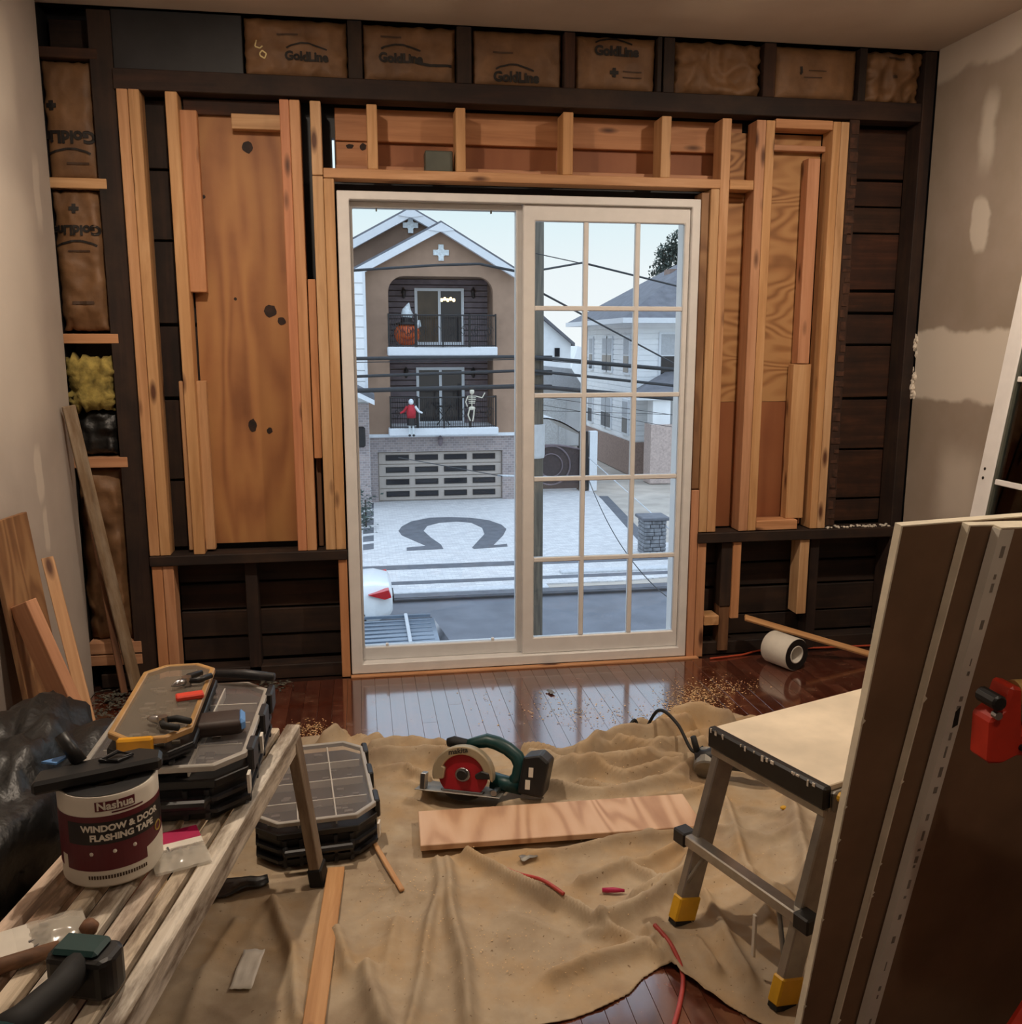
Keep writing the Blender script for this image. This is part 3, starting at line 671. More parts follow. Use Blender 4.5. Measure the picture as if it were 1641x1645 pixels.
def slabroof(ax, az, bx_, bz, y0, y1):
    MB().prism([(ax, az), (bx_, bz), (bx_, bz + .08), (ax, az + .08)], y0, y1, 'y').build('roof_slope', 'roof_grey', hs)
A = (hx(708, 360, H - .4), hz(358, 708, H - .4)); Lf = (hx(568, 434, H - .4), hz(433, 568, H - .4)); Rt = (hx(832, 434, H - .4), hz(436, 832, H - .4))
MB().prism([(A[0] - .45, A[1] - .24), (A[0], A[1] + .005), (A[0] + .45, A[1] - .24), (A[0], A[1] - .30)], H - .49, H - .43, 'y').build('ridge_cap', 'fascia', hs)
for e in (Lf, Rt): rake(A[0], A[1], e[0], e[1], H - .45 - (.012 if e is Rt else 0), H - .2 - (.012 if e is Rt else 0), .24); slabroof(A[0], A[1], e[0], e[1], H - .4, H + 9)
A2 = (hx(659, 336, H + 1.2), hz(335, 659, H + 1.2)); L2 = (hx(545, 400, H + 1.2), hz(397, 545, H + 1.2)); R2 = (hx(775, 402, H + 1.2), hz(402, 775, H + 1.2))
MB().prism([(A2[0] - .45, A2[1] - .25), (A2[0], A2[1] + .005), (A2[0] + .45, A2[1] - .25), (A2[0], A2[1] - .32)], H + 1.06, H + 1.12, 'y').build('ridge_cap', 'fascia', hs)
for e in (L2, R2): rake(A2[0], A2[1], e[0], e[1], H + 1.1 - (.012 if e is R2 else 0), H + 1.4 - (.012 if e is R2 else 0), .26); slabroof(A2[0], A2[1], e[0], e[1], H + 1.2, H + 10)
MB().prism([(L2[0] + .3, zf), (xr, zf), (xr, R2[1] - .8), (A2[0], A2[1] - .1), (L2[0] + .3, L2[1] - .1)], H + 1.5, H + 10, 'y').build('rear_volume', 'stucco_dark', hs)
for px, py, Y in ((708, 406, H), (659, 362, H + 1.45)):
    c = PY(px, py, Y); a, b = .09, .27
    MB().prism([(-a, -b), (a, -b), (a, -a * 1.4), (a * 1.4, -a), (b, -a), (b, a), (a * 1.4, a), (a, a * 1.4), (a, b), (-a, b), (-a, a * 1.4), (-a * 1.4, a), (-b, a), (-b, -a), (-a * 1.4, -a), (-a, -a * 1.4)], -.06, .02, 'y').build('cross_medallion', 'ghost', hs, loc=c)
# balcony doors
def bdoor(x0, x1, z0, z1, mats, lit):
    Y = H + 1.42; w = .10; xm = (x0 + x1) / 2
    d = MB().holes([[(x0, z0), (x1, z0), (x1, z1), (x0, z1)], [(x0 + w, z0 + w), (x0 + w, z1 - w), (xm - w / 2, z1 - w), (xm - w / 2, z0 + w)], [(xm + w / 2, z0 + w), (xm + w / 2, z1 - w), (x1 - w, z1 - w), (x1 - w, z0 + w)]], Y, Y + .06, 'y').build('balcony_door', 'fascia', hs)
    for i, (a, b) in enumerate(((x0 + w, xm - w / 2), (xm + w / 2, x1 - w))): bx('pane', a, b, Y + .025, Y + .035, z0 + w, z1 - w, mats[i], d)
    if lit:
        c = PY(719, 482, Y); g = MB()
        for k in range(5): g.sphere((c.x - .22 + .11 * k, Y + .012, c.z + .04 * (k % 2)), (.055, .012, .065), 8, 6)
        g.build('lit_chandelier', 'bulb', d)
bdoor(hx(666, 500, H + 1.42), hx(745, 500, H + 1.42), hz(554, 700, H + 1.42), hz(463, 700, H + 1.42), ('warm_glass', 'dark_glass'), True)
bdoor(hx(669, 640, H + 1.42), hx(746, 640, H + 1.42), hz(681, 700, H + 1.42), hz(590, 700, H + 1.42), ('dark_glass', 'dark_glass'), False)
for px, py in ((648, 470), (760, 470), (652, 598), (760, 598)):
    c = PY(px, py, H + 1.4); MB().lathe([(0.001, -.22), (.05, -.18), (.09, .05), (.06, .12), (.001, .2)], 8).build('wall_lantern', 'iron', hs, loc=c)
# railings: bent outwards, scrolls
def railing(z0, z1):
    Y0 = H - .45; m = MB(); a, b = lx0 - .02, lx1 + .02
    def yy(u): return Y0 - .12 * math.sin(PI * u)
    top = [(a + (b - a) * i / 12, yy(i / 12), z1) for i in range(13)]; bot = [(p[0], p[1], z0 + .04) for p in top]
    m.tube(top, .028, 6); m.tube(bot, .02, 6)
    n = 46
    for i in range(n + 1):
        u = i / n; x_ = a + (b - a) * u; m.box(x_ - .009, x_ + .009, yy(u) - .009, yy(u) + .009, z0, z1)
    for i in range(5):
        u = i / 4; x_ = a + (b - a) * u; m.box(x_ - .03, x_ + .03, yy(u) - .03, yy(u) + .03, z0, z1 + .05)
    for i in range(8):
        u = (i + .5) / 8; x_ = a + (b - a) * u; zc = (z0 + z1) / 2
        for s in (-1, 1): m.tube([(x_ + s * .03 + s * .13 * math.cos(t) * (1 - t / 9), yy(u) - .012, zc + .2 * math.sin(t) * (1 - t / 9) * s) for t in [k * .6 for k in range(13)]], .010, 5)
    for s in (a, b): m.tube([(s, Y0, z1), (s, H + .1, z1)], .025, 6)
    return m.build('balcony_railing', 'iron', hs)
railing(hz(557), hz(507)); railing(hz(685), hz(637))
# ground floor with garage
gx0, gx1, gz1 = hx(603), hx(807), hz(725)
MB().holes([[(xl, GZ), (gx0, GZ), (gx0, gz1), (gx1, gz1), (gx1, GZ), (xr, GZ), (xr, zf), (xl, zf)]], H + .05, H + .4, 'y').build('brick_storey', 'brickface', hs)
gd = bx('garage_door', gx0, gx1, H + .22, H + .30, GZ + .02, gz1, 'garage', hs)
rows = ((730, 749), (751, 770), (772, 790), (792, 806)); sect = []
zs = [gz1 - .02 - k * (gz1 - GZ - .05) / 4 for k in range(5)]
for k in range(4):
    sct = bx('door_section', gx0 + .03, gx1 - .03, H + .17, H + .22, zs[k + 1] + .012, zs[k] - .012, 'garage', hs, .01)
    for j in range(4):
        cxp = gx0 + (gx1 - gx0) * (.155 + .232 * j); hw = (gx1 - gx0) * .092
        zc = (zs[k] + zs[k + 1]) / 2 + .02
        w_ = MB().holes([[(-hw, -.10), (hw, -.10), (hw, .10), (-hw, .10)], [(-hw + .03, -.07), (-hw + .03, .07), (hw - .03, .07), (hw - .03, -.07)]], -.03, 0, 'y').build('garage_window', 'iron', sct, loc=(cxp - sct.location.x, H + .17 - sct.location.y, zc - sct.location.z))
        p_ = MB().box(-hw + .03, hw - .03, -.012, 0, -.07, .07).build('pane', 'dark_glass', sct, loc=w_.location)
c = PY(707, 708, H - .1); MB().lathe([(.001, -.2), (.06, -.16), (.1, .05), (.06, .14), (.001, .2)], 8).build('wall_lantern', 'loggia', hs, loc=c)

# decorations on the balconies
t_ = thing('inflatable_pumpkin', 'orange inflatable pumpkin with black hat and white ghost on upper balcony', 'decoration', PY(654, 556, H + .35))
m = MB(); vs, fs = grid(48, 14, lambda u, v: ((.44 + .025 * abs(math.sin(u * 2 * PI * 5))) * math.sin(PI * v) * math.cos(u * 2 * PI), (.44 + .025 * abs(math.sin(u * 2 * PI * 5))) * math.sin(PI * v) * math.sin(u * 2 * PI), .42 - .42 * math.cos(PI * v)))
m.add(vs, fs); m.build('pumpkin', 'pumpkin', t_, smooth=True)
m = MB()
for sx in (-1, 1): m.prism([(sx * .10, .48), (sx * .26, .50), (sx * .18, .64)], -.47, -.40, 'y')
m.prism([(-.25, .34), (-.12, .24), (.12, .24), (.25, .34), (.12, .18), (-.12, .18)], -.49, -.40, 'y'); m.prism([(-.05, .40), (.05, .40), (0, .48)], -.49, -.42, 'y'); m.build('carved_face', 'pumpkin_dark', t_)
MB().lathe([(.40, .74), (.42, .78), (.22, .84), (.18, 1.0), (.001, 1.05)], 18).build('hat', 'iron', t_, smooth=True)
m = MB().tube([(0, 0, .95), (.02, 0, 1.1), (.0, 0, 1.25), (.06, 0, 1.4), (.09, 0, 1.5)], [.17, .22, .16, .07, .01], 12); m.tube([(.30, -.1, .62), (.40, -.2, .72), (.42, -.2, .9)], [.06, .1, .03], 8); m.build('ghost', 'ghost', t_, smooth=True)
t_ = thing('skeleton', 'pale plastic skeleton waving on the lower balcony railing', 'decoration', PY(758, 676, H - .7))
m = MB().sphere((0, 0, 1.02), (.085, .09, .11), 10, 7); m.build('skull', 'bone', t_, smooth=True)
m = MB()
for k in range(5): m.tube([(.15 * math.cos(a) * (1 - .08 * k), .08 * math.sin(a), .86 - .06 * k) for a in [2 * PI * i / 12 for i in range(12)]], .014, 5, closed=True)
m.tube([(0, .05, .92), (0, .05, .45)], .022, 6); m.sphere((0, 0, .44), (.12, .06, .07), 8, 6); m.build('ribcage', 'bone', t_)
for pts in ([(-.14, 0, .86), (-.22, 0, .66), (-.16, 0, .5)], [(.14, 0, .86), (.36, 0, .80), (.46, 0, .98)]): MB().tube(pts, .022, 6).build('arm', 'bone', t_)
for pts in ([(-.08, 0, .42), (-.14, 0, .2), (-.06, 0, 0)], [(.08, 0, .42), (.06, 0, .2), (.02, 0, -.02)]): MB().tube(pts, .026, 6).build('leg', 'bone', t_)
t_ = thing('hanging_doll', 'clown-like doll in red jacket hung outside the lower balcony', 'decoration', PY(661, 697, H - .85))
MB().tube([(0, 0, .55), (0, 0, .75), (0, 0, 1.0)], [.15, .17, .10], 10).build('jacket', 'cloth_red', t_, smooth=True); MB().tube([(0, 0, .30), (0, 0, .58)], [.17, .13], 10).build('trousers', 'iron', t_)
MB().sphere((0, 0, 1.10), (.09, .09, .11), 10, 7).build('head', 'ghost', t_, smooth=True)
for s in (-1, 1):
    MB().tube([(s * .13, 0, .95), (s * .25, 0, .78), (s * .38, -.05, .72)], [.05, .045, .03], 7).build('arm', 'cloth_red' if s < 0 else 'ghost', t_); lg = MB().tube([(s * .06, 0, .32), (s * .06, 0, -.02)], .035, 7).build('leg', 'ghost', t_); MB().sphere((s * .07, -.06, -.05), (.05, .10, .04), 8, 6).build('shoe', 'wire', lg)
t_ = thing('bistro_set', 'small dark table with chairs behind the lower balcony railing', 'table', PY(712, 684, H + .5))
MB().lathe([(.001, .72), (.32, .72), (.32, .69), (.001, .69)], 16).build('table_top', 'iron', t_)
for s in (-1, 1): MB().tube([(s * .25, 0, 0), (-s * .25, 0, .69)], .02, 6).build('leg', 'iron', t_)

# ------------------------------------------------------------------ neighbour on the left: grey siding
nb = thing('house', 'grey lap-sided house with stone base beside the brown house', 'house', (0, 0, 0))
nl, nr = hx(540, 600, H - 1), hx(590.5, 600, H - 1)
bx('wall', nl, nr - .02, H - .98, H - .02, GZ, hz(437, 580, H - 1), 'house_grey', nb)
zt = hz(437, 580, H - 1)
for k in range(13):
    z = zt - k * .36; m = MB().box(-(nr - nl) / 2, (nr - nl) / 2, -.03, .0, -.345, 0); o = m.build('siding_board', 'house_white', nb, loc=((nl + nr) / 2, H - .98, z)); o.rotation_euler = (math.radians(-3), 0, 0)
MB().box(nr - .09, nr, H - 1.04, H - .95, GZ, zt).build('corner_board', 'fascia', nb)
c = PY(588, 632, H - 1.6); MB().prism([(-1.6, .95), (.26, -.02), (.26, -.2), (-1.6, .75)], -.5, .6, 'y').build('porch_roof', 'roof_grey', nb, loc=(c.x, c.y, c.z)); MB().prism([(-1.6, .74), (.26, -.2), (.26, -.36), (-1.6, .55)], -.52, -.42, 'y').build('porch_fascia', 'fascia', nb, loc=(c.x, c.y, c.z))
bx('stone_base', nl, hx(593, 700, H - 1.1), H - 1.12, H - .98, GZ, hz(648, 585, H - 1), 'brickface', nb)
MB().box(-.2, .14, -.1, .1, -.35, .35).build('lantern', 'iron', nb, loc=PY(580, 702, H - 1.4), bevel=.06)
gb = thing('planting_strip', 'dark shrub and stepping stones along the left edge of the driveway', 'shrub', PZ(588, 846, GZ))
rng = random.Random(9); m = MB()
for k in range(260):
    p = Vector((rng.gauss(-.05, .16), rng.uniform(-1.2, 1.6), abs(rng.gauss(.40, .30)))); a = rng.uniform(0, 2 * PI); b = rng.uniform(-.8, .8); s = rng.uniform(.05, .10)
    d1 = Vector((math.cos(a), math.sin(a), b)).normalized() * s; d2 = d1.cross(Vector((rng.random(), rng.random(), 1))).normalized() * s * .5
    m.add([p - d1, p - d2, p + d1, p + d2], [(0, 1, 2, 3)])
m.build('foliage', 'leaf', gb); MB().tube([(0, 0, 0), (.0, .3, .8)], .03, 6).build('stem', 'bark', gb)

# ------------------------------------------------------------------ white house on the right with hip roof
rh = thing('house', 'white two-storey house with grey hip roof on the right', 'house', (0, 0, 0))
RX, RY0, RY1 = 11.45, 38.0, 47.2; RZ = 2.25
bx('wall', RX, RX + 9, RY0, RY1, GZ, RZ, 'house_white', rh)
def courses(n, z0, z1):
    dz = (z1 - z0) / n
    for k in range(n):
        z = z0 + k * dz; m = MB().box(RX - .03, RX + 5, RY0 - .03, RY1, z, z + dz - .03); yield m
for m in courses(22, GZ + 1.5, RZ): m.build('siding_course', 'house_white', rh)
bx('brick_base', RX - .05, RX + 9, RY0 - .05, RY1, GZ, GZ + 1.45, 'brick_base', rh)
ov = .75; ex0, ex1, ey0, ey1 = RX - ov, RX + 9 + ov, RY0 - ov, RY1 + ov; zr = RZ + .12
bx('eave', ex0, ex1, ey0, ey1, RZ - .05, RZ + .16, 'fascia', rh)
rx_ = (ex0 + ex1) / 2; rz_ = RZ + 3.3
MB().add([(ex0, ey0, zr), (ex1, ey0, zr), (ex1, ey1, zr), (ex0, ey1, zr), (rx_, ey0 + 4.9, rz_), (rx_, ey1 - 4.9, rz_)], [(0, 1, 4), (1, 2, 5, 4), (2, 3, 5), (3, 0, 4, 5), (0, 3, 2, 1)]).build('hip_roof', 'roof_grey', rh)
def wins(par, ax, fixed, u, z0, z1, w):
    if ax == 'x':
        o = MB().box(-.07, 0, -w / 2 - .1, w / 2 + .1, z0 - .1, z1 + .1).build('window', 'fascia', par, loc=(fixed, u, 0)); MB().box(-.085, -.07, -w / 2, w / 2, z0, (z0 + z1) / 2 - .03).build('pane', 'dark_glass', par, loc=(fixed, u, 0)); MB().box(-.085, -.07, -w / 2, w / 2, (z0 + z1) / 2 + .03, z1).build('pane', 'house_grey', par, loc=(fixed, u, 0))
    else:
        o = MB().box(-w / 2 - .1, w / 2 + .1, -.07, 0, z0 - .1, z1 + .1).build('window', 'fascia', par, loc=(u, fixed, 0)); MB().box(-w / 2, w / 2, -.085, -.07, z0, (z0 + z1) / 2 - .03).build('pane', 'dark_glass', par, loc=(u, fixed, 0)); MB().box(-w / 2, w / 2, -.085, -.07, (z0 + z1) / 2 + .03, z1).build('pane', 'house_grey', par, loc=(u, fixed, 0))
def ywall(px): # y on the side wall x = RX for a picture column
    d = _ray(px, 600); return RX / d.x * d.y
for px in (951, 973, 980.5, 1008):
    y_ = ywall(px); wins(rh, 'x', RX - .03, y_, .15, 1.6, .75 if px != 951 else .6); wins(rh, 'x', RX - .03, y_, -2.45, -1.1, .75)
wins(rh, 'y', RY0 - .03, hx(1079, 560, RY0), .0, 1.75, 1.0)
for px in (943, 1019.5):
    y_ = ywall(px); MB().tube([(RX - .08, y_, GZ + .2), (RX - .08, y_, RZ)], .05, 8).build('downspout', 'house_grey', rh)
MB().add([(hx(1015, 630, 35.6), 35.6, hz(634, 1015, 35.6)), (hx(1140, 630, 35.6), 35.6, hz(632, 1140, 35.6)), (hx(1140, 600, 38), 38, hz(588, 1140, 38)), (hx(1070, 600, 38), 38, hz(596, 1070, 38)), (hx(1015, 630, 38), 38, hz(628, 1015, 38))], [(0, 1, 2, 3), (0, 3, 4)]).build('porch_roof', 'roof_grey', rh)
bx('porch_beam', hx(1016, 640, 35.7), hx(1140, 640, 35.7), 35.7, 36.0, hz(643, 1050, 35.7), hz(634, 1050, 35.7), 'fascia', rh)
bx('porch_column', hx(1046, 700, 35.9), hx(1074, 700, 35.9), 35.8, 36.5, hz(682, 1050, 35.9), hz(643, 1050, 35.9), 'house_white', rh); bx('column_base', hx(1044, 700, 35.8), hx(1078, 700, 35.8), 35.7, 36.6, GZ, hz(682, 1050, 35.8), 'porch_pink', rh)
bx('porch_wall', hx(1084, 700, 36.2), hx(1140, 700, 36.2), 36.2, 36.5, GZ, hz(660, 1090, 36.2), 'dark_glass', rh)
bx('chimney', hx(1075, 450, 42), hx(1100, 450, 42), 42, 42.8, RZ + 1, hz(432, 1080, 42), 'brick_base', rh)

# far pale houses, garage, carport, gate
fh = thing('house', 'distant pale blue-grey gabled house left of the white house', 'house', (0, 0, 0)); Y = 58
MB().prism([(hx(850, 600, Y), GZ), (hx(916, 600, Y), GZ), (hx(916, 600, Y), hz(552, 900, Y)), (hx(873, 520, Y), hz(515, 873, Y)), (hx(850, 520, Y), hz(498, 850, Y))], Y, Y + 8, 'y').build('wall', 'house_white', fh)
MB().prism([(hx(850, 500, Y), hz(494, 850, Y)), (hx(921, 550, Y), hz(556, 921, Y)), (hx(921, 550, Y), hz(551, 921, Y)), (hx(850, 500, Y), hz(489, 850, Y))], Y - .4, Y + 8, 'y').build('roof', 'roof_grey', fh)
bx('window', hx(890, 600, Y), hx(898, 600, Y), Y - .08, Y, hz(573, 890, Y), hz(559, 890, Y), 'dark_glass', fh)
fh2 = thing('house', 'small distant white gable peeking beside the hip-roofed house', 'house', (0, 0, 0)); Y = 70
MB().prism([(hx(918, 600, Y), GZ), (hx(940, 600, Y), GZ), (hx(940, 600, Y), hz(560, 930, Y)), (hx(928, 556, Y), hz(556, 928, Y)), (hx(918, 580, Y), hz(590, 918, Y))], Y, Y + 6, 'y').build('wall', 'house_white', fh2)
MB().prism([(hx(905, 600, Y), hz(540, 905, Y)), (hx(935, 600, Y), hz(536, 935, Y)), (hx(935, 600, Y), hz(565, 935, Y)), (hx(912, 600, Y), hz(575, 912, Y))], Y + 7, Y + 9, 'y').build('roof', 'roof_grey', fh2)
ga = thing('garage', 'low white detached garage behind the gate', 'garage', (0, 0, 0)); Y = 50
bx('wall', hx(845, 640, Y), hx(932, 640, Y), Y, Y + 5, GZ, hz(625, 890, Y), 'house_white', ga)
MB().prism([(hx(840, 620, Y), hz(625, 840, Y)), (hx(936, 620, Y), hz(625, 936, Y)), (hx(915, 595, Y), hz(592, 915, Y)), (hx(850, 595, Y), hz(585, 850, Y))], Y - .4, Y + 5, 'y').build('roof', 'house_grey', ga)
bx('garage_door', hx(862, 660, Y), hx(908, 660, Y), Y - .1, Y, GZ, hz(643, 890, Y), 'tarp', ga)
cp = thing('carport', 'white vaulted carport roof over the side yard', 'carport', (0, 0, 0)); Y = 37
x0_, x1_ = hx(840, 690, Y), hx(938, 690, Y)
vs, fs = grid(10, 4, lambda u, v: (x0_ + (x1_ - x0_) * u, Y + 5 * v, hz(700, 900, Y) + .75 * math.sin(PI * (.25 + .75 * u)))); m = MB().add(vs, fs); m.add([(a, b, c - .06) for a, b, c in vs], [tuple(reversed(f)) for f in fs]); m.build('canopy', 'tarp', cp)
for u in (0, 1):
    for v in (0, 5): MB().tube([(x0_ + (x1_ - x0_) * u, Y + v, GZ), (x0_ + (x1_ - x0_) * u, Y + v, hz(698, 900, Y))], .05, 6).build('post', 'fascia', cp)
gt = thing('driveway_gate', 'dark iron driveway gate with circular scrollwork', 'gate', (0, 0, 0)); Y = 34.5
a_, b_, z1_ = hx(838, 760, Y), hx(930, 760, Y), hz(722, 900, Y)
m = MB(); top = [(a_ + (b_ - a_) * u, GZ + .1 + (z1_ - GZ - .1) * (1 + .12 * math.sin(PI * u))) for u in [i / 12 for i in range(13)]]
m.prism([(a_, GZ + .1)] + [(b_, GZ + .1)] + list(reversed(top)), Y, Y + .05, 'y').build('gate_leaf', 'gate', gt)
cxm, czm = (a_ + b_) / 2, (GZ + z1_) / 2 + .2
m = MB().tube([(cxm + .75 * math.cos(a), Y - .03, czm + .75 * math.sin(a)) for a in [2 * PI * i / 28 for i in range(28)]], .035, 6, closed=True)
m.tube([(cxm + .45 * math.cos(a), Y - .03, czm + .45 * math.sin(a)) for a in [2 * PI * i / 20 for i in range(20)]], .025, 6, closed=True); m.tube([(p[0], Y - .03, p[1]) for p in top], .04, 6)
m.build('scrollwork', 'loggia', gt)
for px in (936, 951):
    MB().box(-.15, .15, -.15, .15, 0, 2.3).build('gate_post', 'fascia' if px == 951 else 'iron', gt, loc=(hx(px, 760, Y), Y, GZ))
MB().box(hx(930, 760, Y), hx(960, 760, Y), Y + .3, Y + .4, GZ, GZ + 1.7).build('fence_panel', 'iron', gt)
# stone pillar: ashlar blocks
sp_ = thing('stone_pillar', 'short grey stone pillar with slab cap beside the driveway', 'pillar', (*gp(1046, 888), GZ))
MB().box(-.27, .27, -.27, .27, 0, .95).build('core', 'stone', sp_)
rng = random.Random(4)
for r_ in range(9):
    z = .01 + r_ * .105; x_ = -.31
    while x_ < .29:
        w_ = min(rng.uniform(.14, .28), .31 - x_); MB().box(0, w_ - .012, -.32 - rng.uniform(0, .02), -.25, 0, .093).build('stone_block', 'stone', sp_, loc=(x_, 0, z), bevel=.012); x_ += w_
    MB().box(-.31, -.25, -.30, .30, 0, .093).build('stone_block', 'stone', sp_, loc=(0, 0, z), bevel=.012)
MB().box(-.38, .38, -.38, .38, .95, 1.04).build('cap_slab', 'roof_grey', sp_, bevel=.02)

# utility pole and cables
PYL = 11.4; px_ = hx(853, 800, PYL)
up_ = thing('utility_pole', 'weathered grey wooden utility pole standing at the near kerb', 'utility pole', (px_, PYL, GZ))
MB().tube([(0, 0, 0), (0, 0, 5), (0, 0, 9.5)], [.16, .15, .135], 16).build('pole', 'pole_z', up_, smooth=True)
MB().lathe([(.001, 0), (.165, 0), (.17, .03), (.17, .42), (.001, .45)], 14).build('cable_sleeve', 'house_grey', up_, loc=(.0, .0, hz(690, 860, PYL) - GZ - .35))
for z in (575, 598, 621): MB().box(-.05, .22, -.05, .05, -.03, .03).build('bracket', 'wire', up_, loc=(0, -.14, hz(z, 858, PYL) - GZ))
def cable(label, pts, r, mat='wire', n=6, sag=0.0, steps=14):
    out = []
    for i in range(len(pts) - 1):
        a, b = Vector(pts[i]), Vector(pts[i + 1])
        for k in range(steps):
            t = k / steps; p = a.lerp(b, t); p.z -= sag * 4 * t * (1 - t); out.append(p)
    out.append(Vector(pts[-1]))
    return tag(MB().tube(out, r, n).build('overhead_cable', mat, smooth=True), label, 'cable', 'overhead cables')
def cp3(px, py, Y): return PY(px, py, Y)
CY_ = PYL - .2
cable('thick black overhead cable, highest of the three level with the upper balcony slab', [cp3(480, 577, CY_), cp3(850, 573, CY_), cp3(1200, 604, CY_)], .024)
cable('thick black overhead cable, middle of the three', [cp3(480, 608, CY_), cp3(850, 595, CY_), cp3(1200, 632, CY_)], .020)
cable('thick black overhead cable, lowest of the three', [cp3(480, 630, CY_), cp3(850, 620, CY_), cp3(1200, 651, CY_)], .030)
cable('thin messenger wire just under the highest thick cable', [cp3(480, 584, CY_), cp3(850, 577, CY_), cp3(1200, 606, CY_)], .006)
cable('twisted black service cable sagging in front of the gables', [cp3(480, 440, CY_), cp3(700, 426, CY_), cp3(770, 424, CY_), cp3(850, 440, CY_)], .017)
cable('twisted service cable rising right from the pole', [cp3(850, 437, CY_), cp3(935, 422, CY_ + 1), cp3(1150, 475, CY_ + 3)], .014)
cable('thin wire fading right above the twisted cable', [cp3(850, 405, CY_), cp3(938, 424, CY_)], .006, 'wire')
cable('grey wire slanting down from pole across the white house', [cp3(850, 460, CY_), cp3(1150, 620, CY_ + 6)], .013)
cable('dark wire slanting across the garage door', [cp3(640, 735, 28), cp3(806, 765, 22)], .012)
cable('white-sleeved wire at the garage door corner', [cp3(800, 764, 22.2), cp3(900, 767, 20)], .025, 'wire_light')
cable('pale wire running from gate down to the stone pillar', [cp3(945, 735, 33), cp3(1075, 850, 24)], .016, 'wire_light')
cable('thin dark wire sagging over the driveway', [cp3(945, 770, 20), cp3(1000, 880, 18), cp3(1080, 965, 16)], .010, sag=.1)
for k, (a, b) in enumerate(((640, 668), (652, 690), (664, 660))):
    cable(['upper', 'middle', 'lower'][k] + ' of the three thin wires crossing the carport', [cp3(850, a - 5, CY_), cp3(1150, b + 8, CY_ + 2)], .004, 'wire')

# tree behind the white house
tr = thing('tree', 'dark leafy tree rising behind the hip roof', 'tree', (hx(1085, 420, 56), 56, GZ))
MB().tube([(0, 0, 0), (.1, 0, 5), (0, 0, 10.5)], [.35, .25, .06], 10).build('trunk', 'bark', tr)
rng = random.Random(21); m = MB(); zc = hz(425, 1085, 56) - GZ
cl = [(0, 0, zc, 1.3), (-.8, 0, zc - .6, .9), (.7, 0, zc + .4, 1.1), (.2, 0, zc + 1.3, .8), (-.5, .3, zc + .6, .7), (-.9, 0, zc - 1.4, .8), (1.4, 0, zc - .5, 1.2), (1.3, 0, zc + 1.0, .9)]
for cxx, cyy, czz, rr in cl:
    for k in range(620):
        d = Vector((rng.gauss(0, 1), rng.gauss(0, 1), rng.gauss(0, 1))).normalized() * rr * rng.uniform(.4, 1.05); p = Vector((cxx, cyy, czz)) + d
        s = rng.uniform(.06, .14); q = Vector((rng.gauss(0, 1), rng.gauss(0, 1), rng.gauss(0, 1))).normalized(); w_ = q.cross(Vector((.3, .2, 1))).normalized()
        m.add([p - q * s, p - w_ * s * .6, p + q * s, p + w_ * s * .6], [(0, 1, 2, 3)])
m.build('crown', 'leaf', tr)

# ------------------------------------------------------------------ parked cars
def loft(st, n=None):
    vs = []; fs = []; k = len(st[0])
    for r in st: vs += r
    for i in range(len(st) - 1):
        for j in range(k): fs.append((i * k + j, i * k + (j + 1) % k, (i + 1) * k + (j + 1) % k, (i + 1) * k + j))
    fs.append(tuple(range(k - 1, -1, -1))); fs.append(tuple((len(st) - 1) * k + j for j in range(k)))
    return vs, fs
def body_ring(x, zb, zt, w, wt): return [(x, -w * .92, zb), (x, -w, zb + .12), (x, -w, zb + (zt - zb) * .6), (x, -wt, zt - .03), (x, -wt * .7, zt), (x, wt * .7, zt), (x, wt, zt - .03), (x, w, zb + (zt - zb) * .6), (x, w, zb + .12), (x, w * .92, zb)]
def car(label, loc, rz, lower, green, mat, roofz, extra=None):
    t_ = thing('parked_car', label, 'car', loc, rz)
    vs, fs = loft([body_ring(*s) for s in lower]); b = MB().add(vs, fs).build('body', mat, t_, bevel=.03, seg=2, smooth=True, auto=.6)
    vs, fs = loft([[(x, -w, zb), (x, -wt, zt), (x, wt, zt), (x, w, zb)] for x, zb, zt, w, wt in green]); MB().add(vs, fs).build('windows', 'dark_glass', t_, bevel=.02)
    r0 = [g for g in green if g[2] >= roofz - .06]
    vs, fs = loft([[(x, -wt - .02, zt - .02), (x, -wt * .8, zt + .03), (x, wt * .8, zt + .03), (x, wt + .02, zt - .02)] for x, zb, zt, w, wt in r0]); MB().add(vs, fs).build('roof', mat, t_, smooth=True, auto=.5)
    w = lower[2][3]
    for x in (lower[0][0] + .85, lower[-1][0] - .85):
        for s in (-1, 1):
            wh = MB().cyl((x, s * w * .80, .32), (x, s * (w + .01), .32), .32, 22).build('wheel', 'tyre', t_); MB().cyl((x, s * w * .9, .32), (x, s * (w + .02), .32), .19, 16).build('hub', 'house_grey', wh)
    return t_, b
p = PY(628, 940, 18.6)
wc, b = car('white sedan parked at the far kerb, only its tail in view', (p.x - 2.35, 18.75, GZ - .12), 0,
    [(-2.35, .30, .62, .70, .55), (-2.1, .22, .78, .82, .66), (-1.2, .20, .92, .87, .72), (0, .20, .96, .88, .74), (1.3, .22, 1.02, .88, .74), (2.0, .26, 1.06, .84, .70), (2.30, .36, 1.0, .72, .60), (2.36, .45, .85, .66, .56)],
    [(-1.1, .90, .92, .72, .66), (-.3, .93, 1.42, .74, .56), (.8, .95, 1.44, .74, .56), (1.75, 1.0, 1.08, .72, .62)], 'car_white', 1.42)
for s in (-1, 1): MB().prism([(1.88, .86), (2.28, .95), (2.33, .80), (2.20, .76)], s * .86 - .03 if s < 0 else .70, -.66 if s < 0 else .86 + .03, 'y').build('tail_light', 'tail_red', wc)
